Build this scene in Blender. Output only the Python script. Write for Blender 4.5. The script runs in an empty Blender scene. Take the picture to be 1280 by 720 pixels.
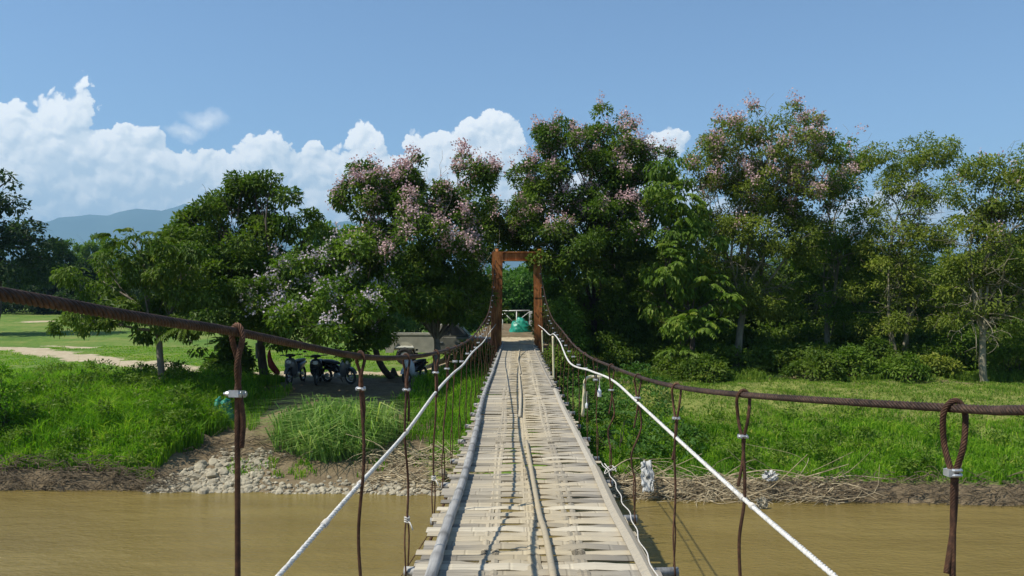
import bpy, math, random
import numpy as np
from mathutils import Vector, Matrix
R = math.radians
rng = np.random.default_rng(7)
random.seed(7)
scene = bpy.context.scene
COL = scene.collection

# ------------------------------------------------------------------ camera, sky, sun, exposure
F, CX, HY, CAMZ = 1050.0, 644.0, 380.0, 4.2
cam = bpy.data.cameras.new('camera')
cam.sensor_width = 36.0
cam.lens = 36.0 * F / 1280.0
cam.clip_start = 0.05
cam.clip_end = 40000
cam_o = bpy.data.objects.new('camera', cam)
COL.objects.link(cam_o)
cam_o.location = (0, 0, CAMZ)
cam_o.rotation_euler = (R(90) + math.atan(20 / F), 0, math.atan(4 / F))
scene.camera = cam_o

SUN = Vector((-0.63, -0.24, 1.0)).normalized()          # towards the sun
sun = bpy.data.lights.new('sun', 'SUN')
sun.energy = 5.0
sun.angle = R(0.5)
sun.color = (1.0, 0.94, 0.84)
sun_o = bpy.data.objects.new('sun', sun)
COL.objects.link(sun_o)
sun_o.rotation_euler = (-SUN).to_track_quat('-Z', 'Y').to_euler()
scene.view_settings.view_transform = 'Standard'
scene.view_settings.look = 'None'
scene.view_settings.exposure = 0.26
scene.view_settings.gamma = 1.0


def build_world():
    w = bpy.data.worlds.new('World')
    scene.world = w
    w.use_nodes = True
    nt = w.node_tree
    N, L = nt.nodes, nt.links
    N.clear()
    out = N.new('ShaderNodeOutputWorld')
    sky = N.new('ShaderNodeTexSky')
    sky.sky_type = 'NISHITA'
    sky.sun_disc = False
    sky.sun_elevation = math.asin(SUN.z)
    sky.sun_rotation = math.atan2(SUN.x, SUN.y)
    sky.altitude = 300
    sky.air_density = 1.0
    sky.dust_density = 0.1
    sky.ozone_density = 4.0
    bg = N.new('ShaderNodeBackground')
    bg.inputs['Strength'].default_value = 0.125
    L.new(sky.outputs[0], bg.inputs['Color'])

    def math_n(op, a, b=None, c=None, clamp=False, tree=nt):
        n = tree.nodes.new('ShaderNodeMath')
        n.operation = op
        n.use_clamp = clamp
        for i, v in enumerate((a, b, c)):
            if v is None:
                continue
            if isinstance(v, (int, float)):
                n.inputs[i].default_value = v
            else:
                tree.links.new(v, n.inputs[i])
        return n.outputs[0]

    def vmath(op, a, b=None, tree=nt):
        n = tree.nodes.new('ShaderNodeVectorMath')
        n.operation = op
        for i, v in enumerate((a, b)):
            if v is None:
                continue
            if isinstance(v, (tuple, list)):
                n.inputs[i].default_value = v
            else:
                tree.links.new(v, n.inputs[i])
        return n

    # cumulus: heaped puffs in azimuth / elevation, one field evaluated twice for relief
    puffs = [(75, 152, 44, 40), (28, 178, 55, 45), (101, 130, 24, 27), (60, 205, 90, 55), (140, 198, 45, 42),
             (182, 182, 32, 24), (165, 220, 80, 45), (232, 215, 40, 35), (275, 228, 45, 32), (345, 192, 27, 24),
             (320, 217, 46, 35), (300, 240, 60, 40), (387, 215, 33, 33), (440, 187, 26, 26), (466, 183, 20, 17),
             (430, 228, 60, 45), (500, 230, 45, 40), (528, 188, 24, 22), (560, 192, 36, 26), (620, 162, 28, 27),
             (596, 175, 30, 28), (642, 188, 22, 28), (600, 220, 60, 50), (560, 240, 90, 45), (-10, 250, 130, 50),
             (150, 255, 130, 35), (300, 268, 150, 38), (450, 270, 150, 42), (600, 275, 140, 55),
             (845, 168, 27, 17), (822, 188, 34, 19), (800, 212, 28, 22), (770, 260, 120, 50),
             (1120, 285, 85, 42), (1000, 300, 100, 40), (1210, 300, 90, 36), (900, 300, 110, 45),
             (-110, 160, 70, 55), (-200, 200, 100, 60), (-330, 190, 90, 60), (-240, 255, 200, 50),
             (1330, 280, 80, 40), (1450, 260, 100, 50), (1420, 300, 200, 40)]
    g = bpy.data.node_groups.new('cloud_field', 'ShaderNodeTree')
    g.interface.new_socket('P', in_out='INPUT', socket_type='NodeSocketVector')
    g.interface.new_socket('H', in_out='OUTPUT', socket_type='NodeSocketFloat')
    gi = g.nodes.new('NodeGroupInput')
    go = g.nodes.new('NodeGroupOutput')
    acc = None
    for (px, py, rx, ry) in puffs:
        a = math.atan((px - CX) / F)
        e = math.atan((HY - py) / F * math.cos(a))
        rx_, ry_ = rx / F * math.cos(a) ** 2, ry / F
        s = vmath('SUBTRACT', gi.outputs[0], (a, e, 0), g)
        m = vmath('MULTIPLY', s.outputs[0], (1 / rx_, 1 / ry_, 0), g)
        d = vmath('DOT_PRODUCT', m.outputs[0], m.outputs[0], g)
        h = math_n('MULTIPLY_ADD', d.outputs['Value'], -min(rx_, ry_) * .5, min(rx_, ry_) * .5, tree=g)
        acc = h if acc is None else math_n('SMOOTH_MAX', acc, h, 0.004, tree=g)
    for sc_, am in ((28, .013), (60, .008), (125, .0042)):
        vo = g.nodes.new('ShaderNodeTexVoronoi')
        vo.feature = 'SMOOTH_F1'
        vo.voronoi_dimensions = '2D'
        vo.inputs['Scale'].default_value = sc_
        vo.inputs['Smoothness'].default_value = .25
        vo.inputs['Detail'].default_value = 0
        g.links.new(gi.outputs[0], vo.inputs['Vector'])
        acc = math_n('ADD', acc, math_n('MULTIPLY_ADD', vo.outputs['Distance'], -am, am * .42, tree=g), tree=g)
    g.links.new(acc, go.inputs[0])

    tc = N.new('ShaderNodeTexCoord')
    sep = N.new('ShaderNodeSeparateXYZ')
    L.new(tc.outputs['Generated'], sep.inputs[0])
    az = math_n('ARCTAN2', sep.outputs[0], sep.outputs[1])
    el = math_n('ARCSINE', sep.outputs[2])
    comb = N.new('ShaderNodeCombineXYZ')
    L.new(az, comb.inputs[0])
    L.new(el, comb.inputs[1])

    def noise(scale, detail, rough, col=True):
        n = N.new('ShaderNodeTexNoise')
        n.inputs['Scale'].default_value = scale
        n.inputs['Detail'].default_value = detail
        n.inputs['Roughness'].default_value = rough
        L.new(tc.outputs['Generated'], n.inputs['Vector'])
        return n.outputs['Color'] if col else n.outputs['Fac']
    warp = vmath('SUBTRACT', noise(22, 7, .62), (.5, .5, .5))
    warp2 = vmath('SCALE', warp.outputs[0])
    warp2.inputs['Scale'].default_value = 0.045
    p = vmath('ADD', comb.outputs[0], warp2.outputs[0])

    def field(vec):
        n = N.new('ShaderNodeGroup')
        n.node_tree = g
        L.new(vec, n.inputs[0])
        return n.outputs[0]
    h0 = field(p.outputs[0])
    p1 = vmath('ADD', p.outputs[0], (-0.0042, 0.0062, 0))
    h1 = field(p1.outputs[0])
    mr = N.new('ShaderNodeMapRange')
    mr.interpolation_type = 'SMOOTHSTEP'
    mr.inputs['From Min'].default_value = -0.0008
    mr.inputs['From Max'].default_value = 0.0017
    L.new(h0, mr.inputs['Value'])
    wisp = None
    for (px, py, rx, ry) in ((254, 150, 26, 14), (226, 164, 22, 9)):
        a = math.atan((px - CX) / F)
        e = math.atan((HY - py) / F * math.cos(a))
        q = vmath('MULTIPLY', vmath('SUBTRACT', p.outputs[0], (a, e, 0)).outputs[0], (F / rx, F / ry, 0))
        k = math_n('MULTIPLY', math_n('SUBTRACT', 1.15, vmath('LENGTH', q.outputs[0]).outputs['Value']), .62, clamp=True)
        wisp = k if wisp is None else math_n('MAXIMUM', wisp, k)
    dens = math_n('MAXIMUM', mr.outputs[0], wisp)
    rel = math_n('MULTIPLY', math_n('SUBTRACT', h0, h1), 78.0)
    fine = math_n('MULTIPLY', math_n('SUBTRACT', noise(34, 8, .65, False), .5), .8)
    big = math_n('MULTIPLY', math_n('SUBTRACT', noise(9, 3, .5, False), .5), .9)
    tall = N.new('ShaderNodeMapRange')
    tall.inputs['From Min'].default_value = 0.10
    tall.inputs['From Max'].default_value = 0.22
    tall.inputs['To Min'].default_value = 0.20
    tall.inputs['To Max'].default_value = 0.62
    L.new(el, tall.inputs['Value'])
    lit = math_n('ADD', math_n('ADD', math_n('ADD', rel, fine), big), tall.outputs[0], clamp=True)
    ramp = N.new('ShaderNodeValToRGB')
    ramp.color_ramp.elements[0].color = (.54, .63, .72, 1)
    ramp.color_ramp.elements[1].color = (.98, .98, .97, 1)
    e = ramp.color_ramp.elements.new(.45)
    e.color = (.74, .79, .83, 1)
    L.new(lit, ramp.inputs[0])
    bgc = N.new('ShaderNodeBackground')
    L.new(ramp.outputs[0], bgc.inputs['Color'])
    bgc.inputs['Strength'].default_value = 1.10
    mix = N.new('ShaderNodeMixShader')
    L.new(dens, mix.inputs[0])
    L.new(bg.outputs[0], mix.inputs[1])
    L.new(bgc.outputs[0], mix.inputs[2])
    L.new(mix.outputs[0], out.inputs['Surface'])


build_world()


# ------------------------------------------------------------------ helpers
def P(px, py, d):
    """point of the place at depth d that stands in this direction from where the photographer stood"""
    return np.array(((px - CX) / F * d, d, CAMZ - (py - HY) / F * d))


def nrm(v):
    v = np.asarray(v, float)
    n = np.linalg.norm(v, axis=-1, keepdims=True)
    return v / np.maximum(n, 1e-9)


def tag(o, label=None, cat=None, group=None, kind=None):
    if label: o['label'] = label
    if cat: o['category'] = cat
    if group: o['group'] = group
    if kind: o['kind'] = kind
    return o


def empty(name, loc=(0, 0, 0), rz=0.0):
    o = bpy.data.objects.new(name, None)
    o.empty_display_size = 0.2
    COL.objects.link(o)
    o.location = tuple(float(v) for v in loc)
    o.rotation_euler = (0, 0, rz)
    return o


class MB:
    def __init__(self):
        self.V, self.Fs, self.n, self.T = [], [], 0, []

    def add(self, v, f, tint=None):
        v = np.asarray(v, np.float32).reshape(-1, 3)
        if isinstance(f, np.ndarray):
            self.Fs.append(f.astype(np.int32) + self.n)
        else:
            by = {}
            for q in f:
                by.setdefault(len(q), []).append(q)
            for k in by:
                self.Fs.append(np.array(by[k], np.int32) + self.n)
        self.V.append(v)
        self.T.append(np.zeros(len(v), np.float32) if tint is None else np.asarray(tint, np.float32))
        self.n += len(v)
        return self

    def box(self, c, s, m=None):
        x, y, z = [k / 2 for k in s]
        v = np.array([(a, b, d) for d in (-z, z) for b in (-y, y) for a in (-x, x)], float)
        if m is not None:
            v = v @ np.array(m.to_3x3()).T
        v = v + np.asarray(c, float)
        return self.add(v, [(0, 2, 3, 1), (4, 5, 7, 6), (0, 1, 5, 4), (2, 6, 7, 3), (0, 4, 6, 2), (1, 3, 7, 5)])

    def tube(self, pts, rad, sides=6, cap=True, tint=None, lobes=0, pitch=1.0, lobe_depth=.2):
        pts = np.asarray(pts, float)
        n = len(pts)
        rad = np.broadcast_to(np.asarray(rad, float), (n,))
        t = nrm(np.gradient(pts, axis=0))
        ref = np.array((0, 0, 1.)) if abs(t[0][2]) < .9 else np.array((1., 0, 0))
        a = nrm(np.cross(t[0], ref))
        A = np.empty((n, 3))
        for i in range(n):
            a = a - t[i] * np.dot(a, t[i])
            a = a / max(np.linalg.norm(a), 1e-9)
            A[i] = a
        B = np.cross(t, A)
        th = np.linspace(0, 2 * math.pi, sides, endpoint=False)
        rr = rad[:, None] * np.ones((1, sides))
        if lobes:
            s = np.concatenate([[0], np.cumsum(np.linalg.norm(np.diff(pts, axis=0), axis=1))])
            ph = lobes * (th[None, :] - 2 * math.pi * s[:, None] / pitch) / 2
            rr = rr * (1 - lobe_depth + lobe_depth * np.abs(np.sin(ph)))
        V = pts[:, None, :] + rr[..., None] * (np.cos(th)[None, :, None] * A[:, None, :] + np.sin(th)[None, :, None] * B[:, None, :])
        idx = np.arange(n * sides).reshape(n, sides)
        nx = np.roll(idx, -1, axis=1)
        q = np.stack([idx[:-1], nx[:-1], nx[1:], idx[1:]], -1).reshape(-1, 4)
        tv = None if tint is None else np.full(n * sides, tint)
        base = self.n
        self.add(V.reshape(-1, 3), q, tv)
        if cap and sides > 2:
            self.Fs.append(np.array([list(range(sides))[::-1]], np.int32) + base)
            self.Fs.append(np.array([list(range(sides))], np.int32) + base + (n - 1) * sides)
        return self

    def loft(self, rings, cap=True):
        n, k = len(rings), len(rings[0])
        idx = np.arange(n * k).reshape(n, k)
        nx = np.roll(idx, -1, axis=1)
        q = np.stack([idx[:-1], nx[:-1], nx[1:], idx[1:]], -1).reshape(-1, 4)
        base = self.n
        self.add(np.array(rings, float).reshape(-1, 3), q)
        if cap:
            self.Fs.append(np.array([list(range(k))[::-1]], np.int32) + base)
            self.Fs.append(np.array([list(range(k))], np.int32) + base + (n - 1) * k)
        return self

    def wire(self, pts, R_, pitch, strands=6, sides=6):
        """laid rope: strands wound round a core"""
        pts = np.asarray(pts, float)
        t = nrm(np.gradient(pts, axis=0))
        a = nrm(np.cross(t[0], (0, 0, 1.) if abs(t[0][2]) < .9 else (1., 0, 0)))
        A = np.empty_like(pts)
        for i in range(len(pts)):
            a = a - t[i] * np.dot(a, t[i])
            a = a / max(np.linalg.norm(a), 1e-9)
            A[i] = a
        B = np.cross(t, A)
        s = np.concatenate([[0], np.cumsum(np.linalg.norm(np.diff(pts, axis=0), axis=1))])
        q = math.sin(math.pi / strands)
        rs = R_ * q / (1 + q)
        for k in range(strands):
            ph = 2 * math.pi * (k / strands + s / pitch)
            self.tube(pts + (R_ - rs) * (np.cos(ph)[:, None] * A + np.sin(ph)[:, None] * B), rs * 1.04, sides)
        return self

    def mesh(self, name, mat, smooth=False, tint=False):
        me = bpy.data.meshes.new(name)
        V = np.concatenate(self.V)
        me.vertices.add(len(V))
        me.vertices.foreach_set('co', V.ravel())
        loops = np.concatenate([f.ravel() for f in self.Fs])
        sizes = np.concatenate([np.full(len(f), f.shape[1], np.int32) for f in self.Fs])
        starts = np.concatenate([[0], np.cumsum(sizes)[:-1]]).astype(np.int32)
        me.loops.add(len(loops))
        me.loops.foreach_set('vertex_index', loops)
        me.polygons.add(len(sizes))
        me.polygons.foreach_set('loop_start', starts)
        me.polygons.foreach_set('use_smooth', np.full(len(sizes), smooth))
        me.update(calc_edges=True)
        if tint:
            at = me.attributes.new('tint', 'FLOAT', 'POINT')
            at.data.foreach_set('value', np.concatenate(self.T))
        me.materials.append(mat)
        return me

    def build(self, name, mat, parent=None, smooth=False, tint=False):
        o = bpy.data.objects.new(name, self.mesh(name, mat, smooth, tint))
        COL.objects.link(o)
        if parent is not None:
            o.parent = parent
        return o


def inst(name, me, parent=None, loc=(0, 0, 0), rot=(0, 0, 0), scale=(1, 1, 1)):
    o = bpy.data.objects.new(name, me)
    COL.objects.link(o)
    o.location, o.rotation_euler, o.scale = loc, rot, scale
    if parent is not None:
        o.parent = parent
    return o


def copy_tree(o, parent=None):
    c = o.copy()
    COL.objects.link(c)
    if parent is not None:
        c.parent = parent
    for ch in list(o.children):
        copy_tree(ch, c)
    return c


def spline(pts, step):
    """Catmull-Rom through pts sampled about every step metres"""
    p = np.asarray(pts, float)
    p = np.vstack([2 * p[0] - p[1], p, 2 * p[-1] - p[-2]])
    out = []
    for i in range(1, len(p) - 2):
        n = max(2, int(np.linalg.norm(p[i + 1] - p[i]) / step))
        t = np.linspace(0, 1, n, endpoint=False)[:, None]
        a, b, c, d = p[i - 1], p[i], p[i + 1], p[i + 2]
        out.append(.5 * (2 * b + (c - a) * t + (2 * a - 5 * b + 4 * c - d) * t ** 2 + (3 * b - a - 3 * c + d) * t ** 3))
    out.append(p[-2][None])
    return np.vstack(out)


def bevel(o, w, seg=2):
    m = o.modifiers.new('bevel', 'BEVEL')
    m.width, m.segments, m.limit_method = w, seg, 'ANGLE'
    return o


def vnoise(x, y, s=1.0, seed=0):
    r = np.random.default_rng(seed)
    out = 0
    for k in range(5):
        a, b, c, d = r.uniform(.5, 1.6, 2).tolist() + r.uniform(0, 6.28, 2).tolist()
        an = r.uniform(0, 6.28)
        u, w = x * math.cos(an) + y * math.sin(an), -x * math.sin(an) + y * math.cos(an)
        out = out + np.sin(u * s * a * (1 + .5 * k) + c) * np.sin(w * s * b * (1 + .5 * k) + d) / (1 + .4 * k)
    return out / 2


def sstep(a, b, x):
    t = np.clip((np.asarray(x, float) - a) / (b - a), 0, 1)
    return t * t * (3 - 2 * t)


# ------------------------------------------------------------------ materials
class NT:
    def __init__(self, name):
        self.m = bpy.data.materials.new(name)
        self.m.use_nodes = True
        self.t = self.m.node_tree
        self.t.nodes.clear()
        self.out = self.new('ShaderNodeOutputMaterial')

    def new(self, k, **kw):
        n = self.t.nodes.new(k)
        for a, b in kw.items():
            setattr(n, a, b)
        return n

    def put(self, sock, v):
        if isinstance(v, bpy.types.NodeSocket):
            self.t.links.new(v, sock)
        elif isinstance(v, (tuple, list)) and len(v) == 3 and sock.type == 'RGBA':
            sock.default_value = (*v, 1)
        else:
            sock.default_value = v

    def coords(self, kind='Object', scale=(1, 1, 1)):
        if kind == 'Position':
            o = self.new('ShaderNodeNewGeometry').outputs['Position']
        else:
            o = self.new('ShaderNodeTexCoord').outputs[kind]
        mp = self.new('ShaderNodeMapping')
        mp.inputs['Scale'].default_value = scale
        self.put(mp.inputs['Vector'], o)
        return mp.outputs[0]

    def noise(self, vec, scale, detail=4, rough=.55, out='Fac'):
        n = self.new('ShaderNodeTexNoise')
        self.put(n.inputs['Vector'], vec)
        n.inputs['Scale'].default_value = scale
        n.inputs['Detail'].default_value = detail
        n.inputs['Roughness'].default_value = rough
        return n.outputs[out]

    def ramp(self, fac, stops):
        n = self.new('ShaderNodeValToRGB')
        e = n.color_ramp.elements
        while len(e) < len(stops):
            e.new(.5)
        for k, (p, c) in enumerate(stops):
            e[k].position = p
            e[k].color = (*c, 1) if len(c) == 3 else c
        self.put(n.inputs[0], fac)
        return n.outputs[0]

    def mix(self, fac, a, b, blend='MIX'):
        n = self.new('ShaderNodeMix', data_type='RGBA', blend_type=blend)
        self.put(n.inputs[0], fac)
        self.put(n.inputs[6], a)
        self.put(n.inputs[7], b)
        return n.outputs[2]

    def math(self, op, a, b=0.0, clamp=False):
        n = self.new('ShaderNodeMath', operation=op, use_clamp=clamp)
        self.put(n.inputs[0], a)
        self.put(n.inputs[1], b)
        return n.outputs[0]

    def attr(self, name):
        return self.new('ShaderNodeAttribute', attribute_name=name).outputs['Fac']

    def bump(self, h, strength=.5, dist=.01):
        n = self.new('ShaderNodeBump')
        n.inputs['Strength'].default_value = strength
        n.inputs['Distance'].default_value = dist
        self.put(n.inputs['Height'], h)
        return n.outputs[0]

    def principled(self, color, rough=.6, metal=0, normal=None, spec=None):
        n = self.new('ShaderNodeBsdfPrincipled')
        self.put(n.inputs['Base Color'], color)
        self.put(n.inputs['Roughness'], rough)
        self.put(n.inputs['Metallic'], metal)
        if spec is not None:
            self.put(n.inputs['Specular IOR Level'], spec)
        if normal is not None:
            self.put(n.inputs['Normal'], normal)
        self.t.links.new(n.outputs[0], self.out.inputs['Surface'])
        return n


def simple(name, c1, c2, scale=8, rough=.6, metal=0, bump=.2, stretch=(1, 1, 1), detail=5, dist=.01, lo=.3, hi=.7, coords='Object'):
    t = NT(name)
    v = t.coords(coords, stretch)
    f = t.noise(v, scale, detail)
    t.principled(t.ramp(f, [(lo, c1), (hi, c2)]), rough, metal, t.bump(f, bump, dist) if bump else None)
    return t.m


def leaf_mat(name, dark, light, old, trans=.36, rough=.5, through=(1.1, 1.35, .5)):
    t = NT(name)
    c = t.ramp(t.attr('tint'), [(0, dark), (.7, light), (1, old)])
    p = t.principled(c, rough, 0, spec=.16)
    tr = t.new('ShaderNodeBsdfTranslucent')
    t.put(tr.inputs['Color'], t.mix(1.0, c, through, 'MULTIPLY'))
    mx = t.new('ShaderNodeMixShader')
    mx.inputs[0].default_value = trans
    t.t.links.new(p.outputs[0], mx.inputs[1])
    t.t.links.new(tr.outputs[0], mx.inputs[2])
    t.t.links.new(mx.outputs[0], t.out.inputs['Surface'])
    return t.m


M = {}
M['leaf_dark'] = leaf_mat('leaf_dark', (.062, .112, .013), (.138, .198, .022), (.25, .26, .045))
M['leaf_mid'] = leaf_mat('leaf_mid', (.078, .144, .015), (.164, .246, .028), (.30, .31, .05))
M['leaf_olive'] = leaf_mat('leaf_olive', (.118, .162, .021), (.23, .27, .038), (.40, .35, .08))
M['leaf_bright'] = leaf_mat('leaf_bright', (.05, .12, .02), (.10, .20, .034), (.18, .26, .06))
M['leaf_far'] = leaf_mat('leaf_far', (.03, .055, .018), (.055, .09, .025), (.08, .12, .03))
M['grass_lush'] = leaf_mat('grass_lush', (.085, .21, .012), (.25, .42, .026), (.44, .46, .08), .45, .65)
M['grass_dry'] = leaf_mat('grass_dry', (.11, .22, .022), (.24, .33, .045), (.46, .43, .14), .35, .7)
M['grass_reed'] = leaf_mat('grass_reed', (.14, .27, .06), (.32, .44, .13), (.50, .52, .19), .45, .5)
M['petal_pink'] = leaf_mat('petal_pink', (.58, .38, .37), (.70, .53, .49), (.54, .31, .38), .25, .7, (1, .95, 1))
M['petal_white'] = leaf_mat('petal_white', (.58, .52, .52), (.68, .61, .62), (.62, .50, .56), .25, .7, (1, .95, 1))
M['bark_grey'] = simple('bark_grey', (.10, .08, .055), (.26, .22, .16), 9, .85, 0, .6, (1, 1, .35), 6, .02)
M['bark_pale'] = simple('bark_pale', (.13, .115, .07), (.31, .275, .185), 9, .85, 0, .5, (1, 1, .35), 6, .02)
M['bark_dark'] = simple('bark_dark', (.045, .035, .026), (.12, .09, .065), 9, .9, 0, .6, (1, 1, .35), 6, .02)


def rust_mat(name, dark, mid, bright, fine, patch, metal, rough, bump, dist, streak=(1, 1, 1)):
    t = NT(name)
    v = t.coords('Position', streak)
    a, b = t.noise(v, fine, 6, .65), t.noise(v, patch, 5, .6)
    c = t.ramp(a, [(.30, dark), (.52, mid), (.75, bright)])
    c = t.mix(t.ramp(b, [(.42, (0, 0, 0)), (.62, (1, 1, 1))]), c, t.ramp(a, [(.25, [q * .45 for q in dark]), (.7, [q * .8 for q in mid])]))
    t.principled(c, rough, metal, t.bump(a, bump, dist), .3)
    return t.m


M['rust_wire'] = rust_mat('rust_wire', (.05, .027, .018), (.12, .060, .034), (.23, .115, .06), 60, 7, .2, .75, .4, .002)
M['cable_steel'] = rust_mat('cable_steel', (.030, .021, .017), (.075, .046, .032), (.15, .085, .055), 55, 5, .3, .65, .4, .002)
M['rust_steel'] = rust_mat('rust_steel', (.17, .058, .018), (.46, .17, .048), (.74, .38, .15), 7, 2.6, .05, .9, .8, .02, (1, 1, .3))  # rust tones, with dark shadow areas also put into the colour
M['red_primer'] = simple('red_primer', (.22, .06, .04), (.34, .13, .09), 12, .75, 0, .2)
M['concrete'] = simple('concrete', (.24, .22, .19), (.36, .34, .30), 6, .9, 0, .4)
M['galvanised'] = simple('galvanised', (.38, .39, .39), (.62, .63, .62), 40, .42, .6, .1)
M['rope_white'] = simple('rope_white', (.44, .42, .37), (.74, .73, .68), 45, .85, 0, .5, (1, 1, 1), 4, .003)
M['cord_white'] = simple('cord_white', (.45, .42, .36), (.68, .65, .58), 40, .8)
M['pvc_cream'] = simple('pvc_cream', (.60, .52, .30), (.72, .65, .42), 15, .45)
M['white_paint'] = simple('white_paint', (.62, .61, .57), (.80, .79, .76), 10, .55)
M['plastic_white'] = simple('plastic_white', (.70, .71, .70), (.82, .82, .80), 14, .5)
M['sheet_grey'] = simple('sheet_grey', (.42, .42, .39), (.60, .60, .56), 9, .75)
M['tarp_green'] = simple('tarp_green', (.008, .19, .125), (.02, .33, .22), 10, .42, 0, .3, (1, 1, 1), 4, .01)
M['net_green'] = simple('net_green', (.006, .13, .09), (.02, .26, .19), 14, .55, 0, .3)
M['cloth_red'] = simple('cloth_red', (.22, .02, .015), (.40, .05, .035), 12, .8)
M['stone'] = simple('stone', (.23, .20, .135), (.44, .39, .275), 5, .9, 0, .5, coords='Position')
M['root'] = simple('root', (.055, .040, .024), (.22, .17, .10), 6, .9, 0, .2, coords='Position')
M['straw'] = simple('straw', (.16, .12, .065), (.60, .50, .31), 5, .9, 0, .2, coords='Position')
M['rubber'] = simple('rubber', (.012, .012, .012), (.03, .03, .03), 30, .8)
M['black_plastic'] = simple('black_plastic', (.012, .012, .014), (.025, .025, .028), 20, .4, 0, .05)
M['paint_black'] = simple('paint_black', (.010, .011, .014), (.02, .02, .026), 6, .2, 0, 0)
M['paint_silver'] = simple('paint_silver', (.12, .13, .15), (.20, .21, .23), 6, .28, .3, 0)
M['paint_white'] = simple('paint_white', (.50, .52, .55), (.60, .61, .62), 5, .28, 0, 0)
M['paint_blue'] = simple('paint_blue', (.03, .06, .13), (.05, .09, .18), 5, .28, 0, 0)
M['paint_olive'] = simple('paint_olive', (.36, .36, .29), (.50, .49, .40), 4, .5, 0, .05)
M['paint_olive_shaded'] = simple('paint_olive_shaded', (.14, .14, .115), (.22, .215, .17), 5, .4, 0, .05)  # olive paint darkened in colour for the shade over cab and hood
M['seat_vinyl'] = simple('seat_vinyl', (.014, .014, .014), (.03, .03, .03), 30, .55)
M['chrome'] = simple('chrome', (.5, .5, .5), (.65, .65, .65), 20, .25, .9, 0)
M['lamp_red'] = simple('lamp_red', (.35, .01, .01), (.45, .02, .02), 10, .2, 0, 0)
M['glass'] = simple('glass', (.015, .02, .022), (.03, .035, .04), 3, .25, 0, 0)
M['lens'] = simple('lens', (.55, .56, .56), (.7, .7, .7), 30, .1, 0, 0)


def bamboo_mat(name, grey, tan, dust):
    t = NT(name)
    ob = t.coords('Object', (2.2, 40, 40))
    rnd = t.new('ShaderNodeObjectInfo').outputs['Random']
    g1 = t.noise(ob, 3.0, 6, .6)
    big = t.noise(t.coords('Position', (1, 1, 1)), 2.3, 4, .55)
    base = t.ramp(t.math('ADD', t.math('MULTIPLY', g1, .52), t.math('MULTIPLY', rnd, .48)), [(.25, [c * .62 for c in grey]), (.5, grey), (.75, tan)])
    # dried mud trodden along the middle of the walkway
    sp = t.new('ShaderNodeSeparateXYZ')
    t.put(sp.inputs[0], t.coords('Position'))
    dx = t.math('ABSOLUTE', t.math('SUBTRACT', sp.outputs[0], .10))
    md = t.math('SUBTRACT', 1.25, t.math('MULTIPLY', dx, 2.4))
    md = t.math('MULTIPLY', md, t.math('ADD', t.math('MULTIPLY', big, 1.2), -.02), True)
    c = t.mix(t.math('MULTIPLY', md, .85), base, dust)
    so = t.new('ShaderNodeSeparateXYZ')
    t.put(so.inputs[0], t.new('ShaderNodeTexCoord').outputs['Object'])
    fr = t.math('FRACT', t.math('ADD', t.math('MULTIPLY', so.outputs[0], 2.7), t.math('MULTIPLY', rnd, 7.3)))
    node = t.ramp(fr, [(.0, (.45, .43, .4)), (.028, (1, 1, 1)), (.045, (1.25, 1.25, 1.22)), (.075, (1, 1, 1))])
    c = t.mix(.8, c, node, 'MULTIPLY')
    split = t.noise(t.coords('Object', (.8, 95, 20)), 2.0, 3, .5)
    c = t.mix(t.ramp(split, [(.30, (.75, .75, .75)), (.40, (0, 0, 0))]), c, [q * .35 for q in grey])
    t.principled(c, .8, 0, t.bump(g1, .45, .004), .25)
    return t.m


M['bamboo'] = bamboo_mat('bamboo', (.31, .28, .225), (.46, .395, .275), (.435, .355, .212))
M['bamboo_pale'] = bamboo_mat('bamboo_pale', (.42, .38, .30), (.56, .50, .37), (.48, .41, .28))
t = NT('bamboo_grey')
g_ = t.noise(t.coords('Position', (26, 1.4, 26)), 2.2, 6, .6)
g2 = t.noise(t.coords('Position'), 3.2, 4, .6)
c_ = t.ramp(t.math('ADD', t.math('MULTIPLY', g_, .55), t.math('MULTIPLY', g2, .45)), [(.32, (.16, .155, .145)), (.5, (.31, .305, .285)), (.68, (.45, .435, .395))])
c_ = t.mix(t.math('MULTIPLY', t.attr('tint'), .75), c_, (.09, .085, .075))
t.principled(c_, .7, 0, t.bump(g_, .5, .004), .3)
M['bamboo_grey'] = t.m


def ground_mat():
    t = NT('ground')
    v = t.coords('Position')
    n1, n2, n3 = t.noise(v, .35, 5), t.noise(v, 3.0, 6, .65), t.noise(v, 18, 5, .7)
    grass = t.ramp(t.math('ADD', t.math('MULTIPLY', n1, .6), t.math('MULTIPLY', n2, .4)),
                   [(.32, (.055, .12, .018)), (.48, (.11, .185, .03)), (.62, (.20, .22, .06))])
    soil = t.ramp(t.math('ADD', t.math('MULTIPLY', n2, .5), t.math('MULTIPLY', n3, .5)),
                  [(.3, (.085, .062, .036)), (.55, (.19, .145, .085)), (.75, (.30, .245, .155))])
    path = t.ramp(n2, [(.3, (.36, .29, .18)), (.7, (.52, .44, .30))])
    dry = t.ramp(n2, [(.3, (.11, .16, .03)), (.7, (.24, .24, .07))])
    jit = t.math('MULTIPLY', t.math('SUBTRACT', n2, .5), 1.1)

    def edge(name):
        r = t.new('ShaderNodeMapRange', interpolation_type='SMOOTHSTEP')
        r.inputs['From Min'].default_value, r.inputs['From Max'].default_value = .35, .65
        t.put(r.inputs['Value'], t.math('ADD', t.attr(name), jit))
        return r.outputs[0]
    c = t.mix(edge('dry'), grass, dry)
    c = t.mix(edge('soil'), c, soil)
    c = t.mix(edge('path'), c, path)
    h = t.math('ADD', n2, t.math('MULTIPLY', n3, .5))
    t.principled(c, .95, 0, t.bump(h, .7, .05), .15)
    return t.m


M['ground'] = ground_mat()


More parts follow.
